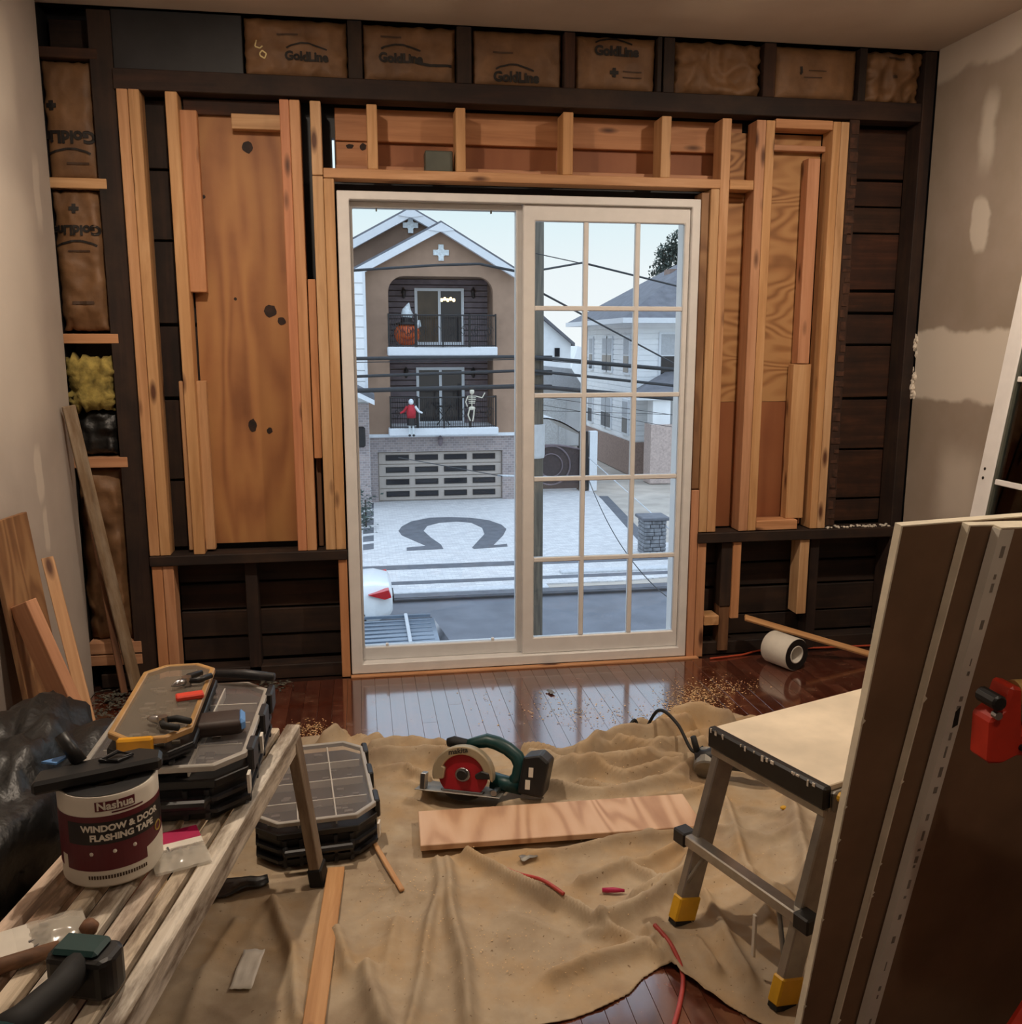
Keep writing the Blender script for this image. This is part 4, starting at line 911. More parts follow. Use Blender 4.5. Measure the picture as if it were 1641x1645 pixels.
MB().box(2.30, 2.40, -.3, .3, .55, .68).build('number_plate', 'tyre', wc)
p = PY(703, 1012, 12.7)
dc, b = car('dark blue SUV parked below the door, ribbed roof with roof bars', (p.x - 1.75, 12.55, GZ - .1), 0,
    [(-2.2, .30, .95, .75, .6), (-2.0, .25, 1.05, .88, .74), (0, .22, 1.12, .92, .80), (1.9, .25, 1.14, .90, .78), (2.25, .32, 1.08, .84, .70)],
    [(-1.3, 1.05, 1.08, .80, .74), (-.5, 1.08, 1.72, .82, .68), (1.72, 1.10, 1.75, .82, .68), (2.1, 1.1, 1.16, .80, .72)], 'car_dark', 1.72)
for k in range(6): MB().box(-.4, 1.66, -.47 + k * .18, -.43 + k * .18, 1.772, 1.784).build('roof_rib', 'car_dark', dc)
for x in (.1, 1.32): MB().box(x - .025, x + .025, -.66, .66, 1.80, 1.83).build('roof_bar', 'house_grey', dc, bevel=.008)
for s in (-.67, .67): MB().box(-.3, 1.68, s - .02, s + .02, 1.76, 1.80).build('roof_rail', 'car_dark', dc)
# ================================================================== DROP CLOTH
POLY = [(-.56, 2.50), (-.45, 3.06), (-.22, 3.27), (0.0, 3.18), (.25, 3.15), (.48, 3.05), (.62, 2.96), (.85, 3.03), (1.0, 3.11), (1.17, 3.23), (1.45, 3.18), (1.75, 2.9), (1.8, 2.3), (1.6, 1.92), (1.3, 1.62), (1.0, 1.52), (.86, 1.58), (.76, 1.68), (.70, 1.77), (.665, 1.835), (.60, 1.805), (.54, 1.755), (.40, 1.705), (.23, 1.69), (0, 1.64), (-.4, 1.55), (-.56, 1.62)]
def fp(*pts): return [tuple(PZ(a, b, 0.01)[:2]) for a, b in pts]
FOLDS = [(fp((700, 1385), (706, 1430), (692, 1500), (668, 1600), (655, 1660)), .020, .016), (fp((716, 1390), (732, 1500), (745, 1580), (760, 1660)), .026, .022),
         (fp((750, 1378), (850, 1436), (930, 1472), (1010, 1520)), .030, .018), (fp((620, 1290), (640, 1380), (650, 1440)), .010, .03),
         (fp((850, 1378), (1000, 1352), (1110, 1345)), .022, .018), (fp((930, 1425), (985, 1402), (1045, 1392), (1085, 1368)), .028, .016),
         (fp((960, 1490), (1030, 1465), (1095, 1420), (1110, 1385)), .045, .025), (fp((890, 1570), (960, 1545), (1040, 1525), (1075, 1500)), .03, .022),
         (fp((595, 1255), (660, 1262), (730, 1300), (780, 1320)), .022, .016), (fp((600, 1228), (690, 1222), (760, 1245)), .045, .030),
         (fp((830, 1262), (950, 1280), (1060, 1262), (1130, 1235)), .030, .018), (fp((800, 1300), (950, 1298), (1080, 1285), (1140, 1270)), .024, .015),
         (fp((850, 1235), (930, 1252), (1020, 1238), (1090, 1222)), .045, .024), (fp((930, 1240), (985, 1212), (1050, 1205), (1100, 1190)), .07, .035), (fp((1080, 1178), (1130, 1172), (1170, 1180)), .06, .04),
         (fp((990, 1225), (1060, 1228), (1130, 1212)), .06, .02), (fp((1165, 1290), (1195, 1390), (1235, 1480)), .022, .018), (fp((1270, 1285), (1290, 1370), (1300, 1440)), .03, .025),
         (fp((1130, 1440), (1170, 1520), (1215, 1600)), .022, .02), (fp((1040, 1500), (1100, 1570), (1180, 1635)), .03, .014), (fp((1150, 1330), (1230, 1350), (1280, 1330)), .015, .02),
         (fp((600, 1215), (640, 1202), (700, 1205), (760, 1218)), .04, .026), (fp((605, 1240), (650, 1238), (690, 1262), (700, 1290)), .03, .014), (fp((612, 1272), (660, 1285), (740, 1322)), .022, .012),
         (fp((840, 1225), (900, 1232), (960, 1222), (1010, 1208)), .04, .020), (fp((860, 1250), (940, 1248), (1000, 1256), (1090, 1240)), .035, .014), (fp((930, 1262), (1010, 1272), (1100, 1255)), .022, .010), (fp((960, 1232), (1005, 1220), (1060, 1218), (1120, 1200)), .05, .016), (fp((1000, 1245), (1050, 1236), (1110, 1232)), .045, .013), (fp((1010, 1190), (1060, 1182), (1110, 1186)), .05, .022), (fp((1060, 1165), (1100, 1160), (1150, 1168)), .045, .022),
         (fp((880, 1310), (980, 1312), (1090, 1298)), .014, .010), (fp((1000, 1395), (1050, 1412), (1090, 1450)), .025, .014), (fp((1020, 1445), (1060, 1425), (1120, 1432)), .03, .012), (fp((940, 1500), (1000, 1510), (1060, 1540)), .022, .012), (fp((1060, 1480), (1110, 1500), (1150, 1560)), .025, .014), (fp((820, 1470), (900, 1500)), .008, .02), (fp((640, 1480), (620, 1560), (610, 1650)), .012, .02), (fp((560, 1420), (640, 1425), (680, 1440)), .008, .010), (fp((540, 1500), (560, 1560)), .02, .018),
         (fp((1190, 1300), (1260, 1310), (1300, 1290)), .014, .012), (fp((1200, 1400), (1260, 1430), (1290, 1470)), .014, .014), (fp((520, 1200), (560, 1182), (610, 1196)), .05, .03), (fp((590, 1560), (600, 1610), (615, 1660)), .03, .025), (fp((440, 1450), (470, 1530), (480, 1640)), .022, .02), (fp((380, 1480), (330, 1560), (300, 1640)), .012, .02)]
def smooth_poly(P, n=8):
    out = []; k = len(P)
    for i in range(k):
        p0, p1, p2, p3 = (Vector(P[(i + j - 1) % k]) for j in range(4))
        for q in range(n):
            t = q / n; v = .5 * ((2 * p1) + (p2 - p0) * t + (2 * p0 - 5 * p1 + 4 * p2 - p3) * t * t + (3 * p1 - p0 - 3 * p2 + p3) * t ** 3); out.append((v.x, v.y))
    return out
POLY = smooth_poly(POLY)
FSEG = [(min(p[0] for p in pl) - 3 * w, max(p[0] for p in pl) + 3 * w, min(p[1] for p in pl) - 3 * w, max(p[1] for p in pl) + 3 * w, pl, hh, w) for pl, hh, w in FOLDS]
PRESS = [(.756, 1.988, .07), (.87, 1.67, .07), (-.14, 2.36, .06), (-.168, 2.64, .25), (-.17, 2.5, .2), (-.16, 2.78, .2), (.285, 2.70, .10)]
_ED = {}
def edge_f(x, y):           # distance to the hem, sampled coarsely
    gx, gy = x / .03, y / .03; i, j = math.floor(gx), math.floor(gy); u, v = gx - i, gy - j
    def g(a, b):
        if (a, b) not in _ED: _ED[(a, b)] = min(segd((a * .03, b * .03), POLY[k - 1], POLY[k]) for k in range(len(POLY)))
        return _ED[(a, b)]
    return (g(i, j) * (1 - u) + g(i + 1, j) * u) * (1 - v) + (g(i, j + 1) * (1 - u) + g(i + 1, j + 1) * u) * v
def cloth_h(x, y):
    h = 0.0
    wx = x + .012 * noise.noise(Vector((x * 5, y * 5, 4))); wy = y + .012 * noise.noise(Vector((x * 5, y * 5, 11)))
    for x0, x1, y0, y1, pl, hh, w in FSEG:
        if x0 < wx < x1 and y0 < wy < y1:
            d = min(segd((wx, wy), pl[i], pl[i + 1]) for i in range(len(pl) - 1))
            if d < w * 2.4: h = max(h, .35 * h + hh * 1.75 * math.exp(-(d / (w * .85)) ** 1.7) * (.85 + .4 * noise.noise(Vector((x * 3, y * 3, hh * 99)))))
    q = Vector((x * 3.4 + noise.noise(Vector((x * 2.5, y * 2.5, 1))) * 1.6, y * 5.0 + noise.noise(Vector((x * 2.5, y * 2.5, 5))) * 2.0, 0))
    r = max(0, 1 - 3.2 * abs(noise.noise(q))); h += .006 * r * r
    q = Vector((x * 9 + noise.noise(Vector((x * 5, y * 5, 21))) * 1.2, y * 7 + noise.noise(Vector((x * 5, y * 5, 25))) * 1.2, 4.4)); r = max(0, 1 - 4 * abs(noise.noise(q))); h += .0035 * r * r
    far = max(0, min(1, (y - 2.60) / .25)) * (.45 + .75 * max(0, min(1, (x - .5) / .3)))
    if far > 0:
        q = Vector((x * 1.6 + .8 * noise.noise(Vector((x * 4, y * 4, 31))), y * 15 + 1.4 * noise.noise(Vector((x * 4, y * 4, 37))), 9)); h += far * .020 * max(0, 1 - 2.6 * abs(noise.noise(q))) ** 1.5
    for px, py, pr in PRESS:
        d = math.hypot(x - px, y - py)
        if d < pr * 1.5: h *= max(0.0, min(1.0, (d - pr * .75) / (pr * .75)))
    h *= min(1.0, .25 + edge_f(x, y) / .05)
    return .004 + h + .001 * noise.noise(Vector((x * 30, y * 30, 2)))
step = .0072; xs = [-.60 + step * i for i in range(int(2.44 / step) + 1)]; ys = [1.48 + step * j for j in range(int(1.84 / step) + 1)]
idx = {}; vs = []; fs = []; ins = {}
def vin(i, j):
    if (i, j) not in ins: ins[(i, j)] = inside((xs[i], ys[j]), POLY)
    return ins[(i, j)]
def snap(x, y):
    best = None
    for i in range(len(POLY)):
        (ax, ay), (bx_, by) = POLY[i - 1], POLY[i]; dx, dy = bx_ - ax, by - ay; l = dx * dx + dy * dy
        t = 0 if l == 0 else max(0, min(1, ((x - ax) * dx + (y - ay) * dy) / l)); qx, qy = ax + t * dx, ay + t * dy; d = (x - qx) ** 2 + (y - qy) ** 2
        if best is None or d < best[0]: best = (d, qx, qy)
    return best[1], best[2]
def vid(i, j):
    if (i, j) not in idx:
        x, y = xs[i], ys[j]
        if not vin(i, j): x, y = snap(x, y)
        idx[(i, j)] = len(vs); vs.append((x, y, cloth_h(x, y)))
    return idx[(i, j)]
for i in range(len(xs) - 1):
    for j in range(len(ys) - 1):
        if vin(i, j) + vin(i + 1, j) + vin(i, j + 1) + vin(i + 1, j + 1) >= 2: fs.append((vid(i, j), vid(i + 1, j), vid(i + 1, j + 1), vid(i, j + 1)))
cloth = tag(MB().add(vs, fs).build('drop_cloth', 'canvas', smooth=True), 'rumpled beige canvas drop cloth spread over the hardwood floor', 'drop cloth')
cs = cloth.modifiers.new('soften', 'SMOOTH'); cs.factor = .5; cs.iterations = 3
sm = cloth.modifiers.new('hem', 'SOLIDIFY'); sm.thickness = .002; sm.offset = 1.0
def onc(x, y, dz=0.0): return Vector((x, y, cloth_h(x, y) + dz))
def onfloor(px, py, dz=0.0): p = PZ(px, py, 0.01); return onc(p.x, p.y, dz)

# ------------------------------------------------------------------ CIRCULAR SAW
sw = thing('circular_saw', 'cordless circular saw with red blade and beige guard on the drop cloth', 'saw', (.285, 2.70, cloth_h(.285, 2.70) + .040), rot=(math.radians(-14), 0, math.radians(-22)))
sw.scale = (1, 1, .90)
MB().box(-.138, .135, -.065, .060, -.004, 0).build('base_plate', 'alu_dull', sw, bevel=.0015)
gc = (.010, .060)
def arc(r, a0, a1, n=24): return [(gc[0] + r * math.cos(a0 + (a1 - a0) * i / n), gc[1] + r * math.sin(a0 + (a1 - a0) * i / n)) for i in range(n + 1)]
gp_ = arc(.098, math.radians(-10), math.radians(195)) + [(gc[0] - .06, gc[1] - .02), (gc[0] - .055, gc[1] + .02)] + list(reversed(arc(.068, math.radians(12), math.radians(160)))) + [(gc[0] + .075, gc[1] + .0)]
gd_ = MB().prism(gp_, -.052, -.012, 'y').build('upper_guard', 'champagne', sw, bevel=.006, seg=2)
def txM(x, y, z): return Matrix.Translation((x, y, z)) @ Matrix.Rotation(PI / 2, 4, 'X')
tm = Matrix.Translation((gc[0] - .018, -.0535, gc[1] + .079)) @ Matrix.Rotation(math.radians(14), 4, 'Y').inverted() @ Matrix.Rotation(PI / 2, 4, 'X')
text('lettering', 'makita', .024, 'ink', gd_, tm, weight=.0006, shear=.2)
MB().prism(arc(.080, 0, 2 * PI, 40)[:-1], -.040, -.036, 'y').build('blade', 'saw_red', sw)
MB().prism(arc(.024, 0, 2 * PI, 24)[:-1], -.050, -.040, 'y').build('flange', 'steel', sw, bevel=.002); MB().prism(arc(.017, 0, 2 * PI, 20)[:-1], -.058, -.050, 'y').build('arbor_bolt', 'black_plastic', sw, bevel=.002)
MB().prism(arc(.090, math.radians(218), math.radians(322)), -.046, -.020, 'y').build('lower_guard', 'black_plastic', sw, bevel=.004)
MB().prism([(.055, .05), (.10, .055), (.095, .075), (.07, .08), (.05, .065)], -.056, -.045, 'y').build('guard_lever', 'black_plastic', sw, bevel=.003)
MB().tube([(-.062, .02, .150), (-.040, .02, .154), (-.01, .02, .152), (.02, .02, .150)], [.015, .021, .018, .016], 12).build('front_knob', 'rubber', sw, smooth=True)
MB().tube([(.0, .02, .148), (.035, .02, .160), (.068, .02, .170), (.10, .02, .164), (.135, .02, .148), (.165, .02, .125), (.180, .02, .095), (.174, .02, .055), (.15, .02, .022)], [.017, .021, .025, .025, .024, .024, .025, .024, .024], 12).build('rear_handle', 'teal', sw, smooth=True)
MB().tube([(.02, .0, .07), (.02, .085, .07)], [.055, .05], 18).build('motor_housing', 'teal', sw, bevel=.006)
MB().tube([(.09, .02, .035), (.19, .02, .02)], [.030, .026], 12).build('gear_arm', 'teal', sw, smooth=True)
bt = MB().prism([(.182, .012), (.262, .004), (.278, .124), (.247, .150), (.196, .138)], -.034, .070, 'y').build('battery', 'black_plastic', sw, bevel=.008, seg=2)
m = MB().box(.207, .222, -.036, -.034, .030, .062).box(.216, .230, -.036, -.034, .072, .104); m.build('battery_label', 'label_white', bt)
MB().box(-.122, -.105, -.062, -.030, 0, .055).build('front_bracket', 'steel', sw, bevel=.002); MB().cyl((.115, -.06, .012), (.115, .03, .012), .010, 10).build('rear_pivot', 'steel', sw)

# ------------------------------------------------------------------ wood pieces on the cloth
a, b = Vector((.135, 2.485, .034)), Vector((.958, 2.462, .034))
ob = tag(stick('plywood_offcut', a, b, .195, .018, 'plystrip'), 'long pale plywood offcut lying in front of the circular saw', 'plywood')
ob2 = tag(stick('wood_strip', onfloor(592, 1342, .012), onfloor(646, 1440, .006), .014, .008, 'lumber_z'), 'short thin wood strip on the cloth by the floor organizer', 'wood strip')
ob3 = tag(stick('wood_strip', onfloor(540, 1398, .012), onfloor(503, 1662, .022), .046, .010, 'lumber_z'), 'long knotty wood strip running toward the bottom edge beside the bench', 'wood strip')
for px, py, w, ht, lab in ((398, 1560, .05, .085, 'torn white paper scrap on the cloth right of the bench'), (848, 1383, .05, .016, 'small grey metal shim on the cloth below the plywood offcut'), (884, 1112, .022, .03, 'small dark metal tab on the hardwood before the door')):
    p = onfloor(px, py, .004) if py > 1150 else PZ(px, py, .004); nn = 8
    v2, f2 = grid(nn, nn, lambda u, v: ((u - .5) * w + .004 * noise.noise(Vector((v * 4, px, 0))), (v - .5) * ht * 1.6, .006 * noise.noise(Vector((u * 3, v * 3, px))) + .003))
    mm = MB().add(v2, f2)
    sc_ = tag(mm.build('paper_scrap' if py == 1560 else 'metal_shim', 'label_white' if py == 1560 else 'alu_dull', loc=p, rot=(0, 0, -.12 if py == 1560 else .3), smooth=True), lab, 'paper' if py == 1560 else 'shim')
    sc_.modifiers.new('thickness', 'SOLIDIFY').thickness = .0006

# ------------------------------------------------------------------ SLATTED BENCH
BZ = .45; BR = -math.atan2(.177, .984)
bn = thing('slatted_bench', 'paint-worn whitish slatted wooden bench on the left', 'bench', (-.177, 2.331, 0), BR)
MB().box(-.036, 0, -1.62, 0, BZ - .062, BZ).build('side_rail', 'paintwood_y', bn, bevel=.003); MB().box(-.316, -.288, -1.62, 0, BZ - .062, BZ).build('side_rail', 'paintwood_y', bn, bevel=.003)
for k, (a, b) in enumerate(((-.274, -.236), (-.222, -.190), (-.176, -.138), (-.124, -.092), (-.078, -.050))):
    MB().box(a, b, -1.60, -.015, BZ - .026, BZ - .004).build('slat', 'paintwood_y', bn, bevel=.003)
for y_ in (-.06, -.78, -1.5): MB().box(-.29, -.034, y_ - .03, y_ + .03, BZ - .055, BZ - .027).build('cross_bar', 'paintwood_x', bn, bevel=.002)
for x_, y_, dx, dy in ((-.012, -.03, .045, .02), (-.30, -.03, -.045, .02), (-.012, -1.45, .045, -.05), (-.30, -1.45, -.045, -.05)):
    lg = stick('leg', (x_ + dx, y_ + dy, 0.022), (x_, y_, BZ - .03), .050, .028, 'greywood_z', bn, up=(1, 0, 0)); MB().box(-.030, .030, -.019, .019, -.018, .035).build('rubber_foot', 'rubber', lg, bevel=.004)
# ------------------------------------------------------------------ ORGANIZERS
def organizer(label, loc, rz, w, d, h, lid, cols, rows, latch, tabs=None, grips=True):
    t_ = thing('parts_organizer', label, 'organizer', loc, rz)
    m = MB(); zb = h - .03
    v0 = []
    cc = .045 if w < .2 else .058
    def rr(wx, dy, z, c=cc): return [(-wx + c, -dy, z), (wx - c, -dy, z), (wx, -dy + c, z), (wx, dy - c, z), (wx - c, dy, z), (-wx + c, dy, z), (-wx, dy - c, z), (-wx, -dy + c, z)]
    ringv = rr(w / 2 - .012, d / 2 - .012, 0) + rr(w / 2 - .006, d / 2 - .006, zb - .02) + rr(w / 2, d / 2, zb - .018) + rr(w / 2, d / 2, zb)
    f_ = [tuple(range(7, -1, -1)), tuple(range(24, 32))] + [(k * 8 + j, k * 8 + (j + 1) % 8, (k + 1) * 8 + (j + 1) % 8, (k + 1) * 8 + j) for k in range(3) for j in range(8)]
    base = m.add(ringv, f_).build('base', 'black_plastic', t_, bevel=.002)
    for s in (-1, 1):
        for y_ in (-.34, -.12, .12, .34): MB().box(s * (w / 2 - .006) - .006, s * (w / 2 - .006) + .006, y_ * d - .006, y_ * d + .006, .005, zb - .022).build('rib', 'dark_plastic', t_)
        for x_ in (-.27, -.14, .14, .27): MB().box(x_ * w - .005, x_ * w + .005, s * (d / 2 - .006) - .007, s * (d / 2 - .006) + .007, .005, zb - .022).build('rib', 'dark_plastic', t_)
    def loop2(wx, dy, c): return [(p[0], p[1]) for p in rr(wx, dy, 0, c)]
    for z_ in (.02, zb * .5): MB().holes([loop2(w / 2 + .001, d / 2 + .001, cc), list(reversed(loop2(w / 2 - .02, d / 2 - .02, cc - .01)))], z_, z_ + .008, 'z').build('side_band', 'dark_plastic', t_)
    for i in range(1, cols):
        x_ = -w / 2 + .012 + (w - .024) * i / cols; MB().box(x_ - .0018, x_ + .0018, -d / 2 + .022, d / 2 - .022, zb, h - .006).build('divider', 'white_plastic', t_)
    for j in range(1, rows):
        y_ = -d / 2 + .012 + (d - .024) * j / rows; MB().box(-w / 2 + .022, w / 2 - .022, y_ - .0018, y_ + .0018, zb, h - .008).build('divider', 'white_plastic', t_)
    rng_ = random.Random(int(w * 999))
    m = MB()
    for k in range(46):
        x_, y_ = rng_.uniform(-w / 2 + .03, w / 2 - .03), rng_.uniform(-d / 2 + .03, d / 2 - .03); s_ = rng_.uniform(.004, .012); m.box(x_ - s_, x_ + s_, y_ - s_ * .5, y_ + s_ * .5, zb, zb + .006)
    tag(m.build('loose_parts', 'alu_dull', t_), kind='stuff')
    L_ = MB().add(rr(w / 2 - .004, d / 2 - .004, h - .010) + rr(w / 2 - .010, d / 2 - .010, h), [tuple(range(7, -1, -1)), tuple(range(8, 16))] + [(j, (j + 1) % 8, 8 + (j + 1) % 8, 8 + j) for j in range(8)]).build('clear_lid', lid, t_, bevel=.001)
    MB().holes([loop2(w / 2 - .002, d / 2 - .002, cc), list(reversed(loop2(w / 2 - .014, d / 2 - .014, cc - .006)))], h - .012, h + .002, 'z').build('lid_rim', 'rim_' + lid, L_, bevel=.002)
    for (x_, y_) in latch[1]:
        if abs(y_) > abs(x_): MB().box(x_ * w - .035, x_ * w + .035, y_ * d - .010, y_ * d + .008, h - .045, h + .006).build('latch', latch[0], t_, bevel=.004)
        else: MB().box(x_ * w - .008, x_ * w + .010, y_ * d - .035, y_ * d + .035, h - .050, h + .004).build('latch', latch[0], t_, bevel=.004)
    for (x_, y_, rz_) in (tabs or ()):
        MB().prism([(-.012, 0), (.012, 0), (.010, -.04), (-.006, -.045)], -.003, .003, 'y').build('corner_tab', 'white_plastic', t_, loc=(x_ * w, y_ * d, h - .035), rot=(0, 0, rz_))
    if grips:
        MB().tube([(-.09, -d / 2 + .0, zb * .55), (-.09, -d / 2 - .022, zb * .55), (.09, -d / 2 - .022, zb * .55), (.09, -d / 2 + .0, zb * .55)], .010, 8).build('carry_handle', 'black_plastic', t_)
    return t_
plain('tape_ink', '8c8478', .6); plain('rim_clear_lid', 'a7a39c', .35, var=.08); plain('rim_clear_amber', 'b08a58', .4, var=.15)
organizer('large black organizer with clear dusty lid on the bench', (-.417, 2.095, BZ), math.radians(-2), .335, .485, .122, 'clear_lid', 3, 4, ('dark_plastic', ((.5, -.28), (.5, .1), (.5, .36))), ((.51, -.42, PI / 2), (.51, -.02, PI / 2)))
organizer('small amber-rimmed organizer with yellow latch on top of the large one', (-.452, 2.085, BZ + .1245), math.radians(1), .172, .455, .062, 'clear_amber', 1, 1, ('amber_plastic', ((-.12, -.5),)), None, False)
organizer('compartment organizer with clear lid on the floor by the bench', (-.168, 2.64, cloth_h(-.168, 2.64) + .004), math.radians(5), .335, .50, .135, 'clear_lid', 3, 4, ('black_plastic', ((.5, -.3), (.5, 0.05), (.5, .36))), ((.5, -.47, PI / 2.5), (.51, .2, PI / 2)))

LZ = BZ + .1245 + .062 + .003      # top of the small organizer lid
LZ2 = BZ + .1245 + .003            # top of the large organizer lid
def pliers(label, c, rz, ln, hm, mats):
    t_ = thing('pliers', label, 'pliers', c, rz)
    MB().tube([(0, 0, .010), (ln * .25, 0, .011), (ln * .40, 0, .009)], [.010, .009, .003], 8).build('jaw', 'steel', t_, smooth=True); MB().cyl((0, 0, .0), (0, 0, .020), .011, 12).build('pivot', 'steel', t_)
    for s in (-1, 1): MB().tube([(0, s * .004, .010), (-ln * .2, s * .020, .010), (-ln * .55, s * .018, .010)], [.006, .008, .007], 8).build('handle', mats[(s + 1) // 2], t_, smooth=True)
    return t_
p = PZ(300, 1100, LZ); pliers('chrome pliers with black and red handles on the amber organizer', (p.x, p.y, LZ), math.radians(225), .10, 0, ('black_plastic', 'black_plastic'))
p = PZ(305, 1122, LZ); tag(MB().box(-.03, .03, -.014, .014, 0, .012).build('bit_case', 'red_tip', loc=(p.x, p.y, LZ), rot=(0, 0, .25), bevel=.003), 'small red plastic bit case beside the chrome pliers', 'bit case')
p = PZ(262, 1165, LZ); pliers('black-handled side cutters near the yellow latch', (p.x, p.y, LZ), math.radians(150), .10, 0, ('rubber', 'rubber'))
p = PZ(350, 1180, LZ2); m = MB().box(-.055, .055, -.04, .04, 0, .035); t_ = thing('tool_pouch', 'dark brown tool pouch with blue tape on the large organizer', 'pouch', (p.x, p.y + .02, LZ2), .12); m.build('pouch_body', 'brown_leather', t_, bevel=.014, seg=3, smooth=True); MB().box(.040, .057, -.038, .030, .006, .0365).build('blue_tape', 'blue_tape', t_, bevel=.008)
p = PZ(305, 1197, LZ2); tag(MB().tube([(.012 * math.cos(a), .012 * math.sin(a), .004) for a in [2 * PI * i / 18 for i in range(18)]], .003, 6, closed=True).build('copper_ring', 'copper', loc=(p.x, p.y, LZ2)), 'tiny copper ring on the large organizer beside the pouch', 'ring')
p0 = PZ(345, 1082, LZ2 + .02); p1 = PZ(440, 1088, LZ2 + .02)
tag(MB().tube([p0, p0.lerp(p1, .5) + Vector((0, 0, .004)), p1], [.010, .012, .011], 10).build('black_bar', 'dark_plastic', smooth=True), 'black tubular bar lying along the far edge of the large organizer', 'bar')

# ------------------------------------------------------------------ FLASHING TAPE ROLL on the bench
RR, RH = .088, .178
rl = thing('flashing_tape_roll', 'upright roll of window and door flashing tape in printed wrapper', 'tape roll', (-.487, 1.717, BZ + .001), 0)
MB().lathe([(.040, .002), (RR - .003, .002), (RR, .006), (RR, RH - .006), (RR - .003, RH), (.040, RH)], 64).build('wrapper', 'label_white', rl, smooth=True, auto=.6)
MB().lathe([(.042, RH - .03), (.042, RH + .0015), (RR - .005, RH + .0015)], 48).build('tape_end', 'black_plastic', rl)
PH = math.radians(-70)
def band(z0, z1, a0, a1, mat, r=RR + .0006, n=40, z1b=None, name='label_band'):
    m_ = MB(); v_ = []; 
    for i in range(n + 1):
        a = PH + a0 + (a1 - a0) * i / n; zz = z1 if z1b is None else z1 + (z1b - z1) * i / n
        v_ += [(r * math.cos(a), r * math.sin(a), z0), (r * math.cos(a), r * math.sin(a), zz)]
    return m_.add(v_, [(2 * i, 2 * i + 2, 2 * i + 3, 2 * i + 1) for i in range(n)]).build(name, mat, rl)
band(.036, .142, -1.75, 1.35, 'maroon'); band(.088, .131, -1.0, 1.35, 'label_black', RR + .0009); band(.036, .056, .62, 1.35, 'label_white', RR + .0009, z1b=.07)
band(.152, .170, -.36, .42, 'maroon', RR + .0009, name='brand_plate'); band(.146, .149, -.05, .60, 'maroon', RR + .0009)
band(.034, .062, -1.28, -1.10, 'label_white', RR + .0010, name='bar_code_box')
def cylwarp(z0, a0): return lambda co: Vector(((RR + .0016) * math.cos(PH + a0 + co.x / RR), (RR + .0016) * math.sin(PH + a0 + co.x / RR), z0 + co.y))
text('lettering', 'Nashua', .021, 'label_white', rl, None, weight=.0007, warp=cylwarp(.161, .03)); text('lettering', 'WINDOW & DOOR', .0165, 'label_white', rl, None, weight=.0008, warp=cylwarp(.1185, .16)); text('lettering', 'FLASHING TAPE', .0165, 'label_white', rl, None, weight=.0008, warp=cylwarp(.1005, .16))
m = MB(); 
for k in range(22):
    a = PH - .6 + .055 * k; m.add([((RR + .001) * math.cos(a), (RR + .001) * math.sin(a), .020), ((RR + .001) * math.cos(a + .035), (RR + .001) * math.sin(a + .035), .020), ((RR + .001) * math.cos(a + .035), (RR + .001) * math.sin(a + .035), .027), ((RR + .001) * math.cos(a), (RR + .001) * math.sin(a), .027)], [(0, 1, 2, 3)])
m.build('small_print', 'ink_soft', rl)
m = MB().tube([((RR + .001) * math.cos(PH + 1.02 + .11 * math.cos(t)), (RR + .001) * math.sin(PH + 1.02 + .11 * math.cos(t)), .082 + .009 * math.sin(t)) for t in [2 * PI * i / 20 for i in range(20)]], .0015, 5, closed=True); m.build('gold_seal', 'gold', rl)
for a0, z0 in ((-.5, .070), (-.05, .072), (.35, .073)): MB().sphere(((RR) * math.cos(PH + a0), RR * math.sin(PH + a0), z0), (.004, .004, .004), 6, 4).build('pictogram', 'label_white', rl)
cl_ = thing('squeeze_clamp', 'black plastic clamp lying across the top of the tape roll', 'clamp', (-.487, 1.717, BZ + RH + .004), math.radians(14))
MB().prism([(-.125, -.045), (.095, -.022), (.10, .020), (.06, .045), (-.115, .010)], 0, .026, 'z').build('jaw_body', 'black_plastic', cl_, bevel=.006); MB().tube([(-.045, .02, .024), (-.075, .045, .075)], [.014, .012], 10).build('trigger', 'black_plastic', cl_, smooth=True); MB().tube([(-.01, .0, .03), (.02, .02, .034), (.045, .005, .03), (.02, -.012, .03)], .004, 6, closed=True).build('pad', 'dark_plastic', cl_)
MB().prism([(-.11, .03), (-.06, .045), (-.085, .012)], .030, .034, 'z').build('blue_tape', 'blue_tape', cl_)

# hardware packs
def pack(label, c, rz, mats, w=.085, d=.06):
    t_ = thing('hardware_pack', label, 'hardware pack', c, rz)
    MB().box(-w / 2, w / 2, d * .35, d, .004, .006).build('header_card', mats[0], t_); MB().box(-w / 2, w / 2, d * .05, d * .35, .004, .0062).build('printed_card', mats[1], t_)
    v_, f_ = grid(12, 10, lambda u, v: ((u - .5) * w * 1.02, -d + d * 1.08 * v, .006 + .012 * math.sin(PI * u) * math.sin(PI * v) + .004 * noise.noise(Vector((u * 5, v * 5, w * 99))))); m = MB().add(v_, f_); m.add([(q[0], q[1], .001) for q in v_], [tuple(reversed(f)) for f in f_]); m.build('clear_bag', 'clear_bag', t_, smooth=True)
    m = MB(); r_ = random.Random(3)
    for k in range(7): x_, y_ = r_.uniform(-.03, .03), r_.uniform(-.045, -.005); m.cyl((x_, y_, .005), (x_ + r_.uniform(-.012, .012), y_ + .015, .006), .003, 6)
    m.build('screws', 'steel', t_)
p = PZ(285, 1368, BZ); pack('hardware pack with magenta header card beside the tape roll', (p.x, p.y, BZ + .001), math.radians(20), ('magenta', 'paper_white'), .10, .075)
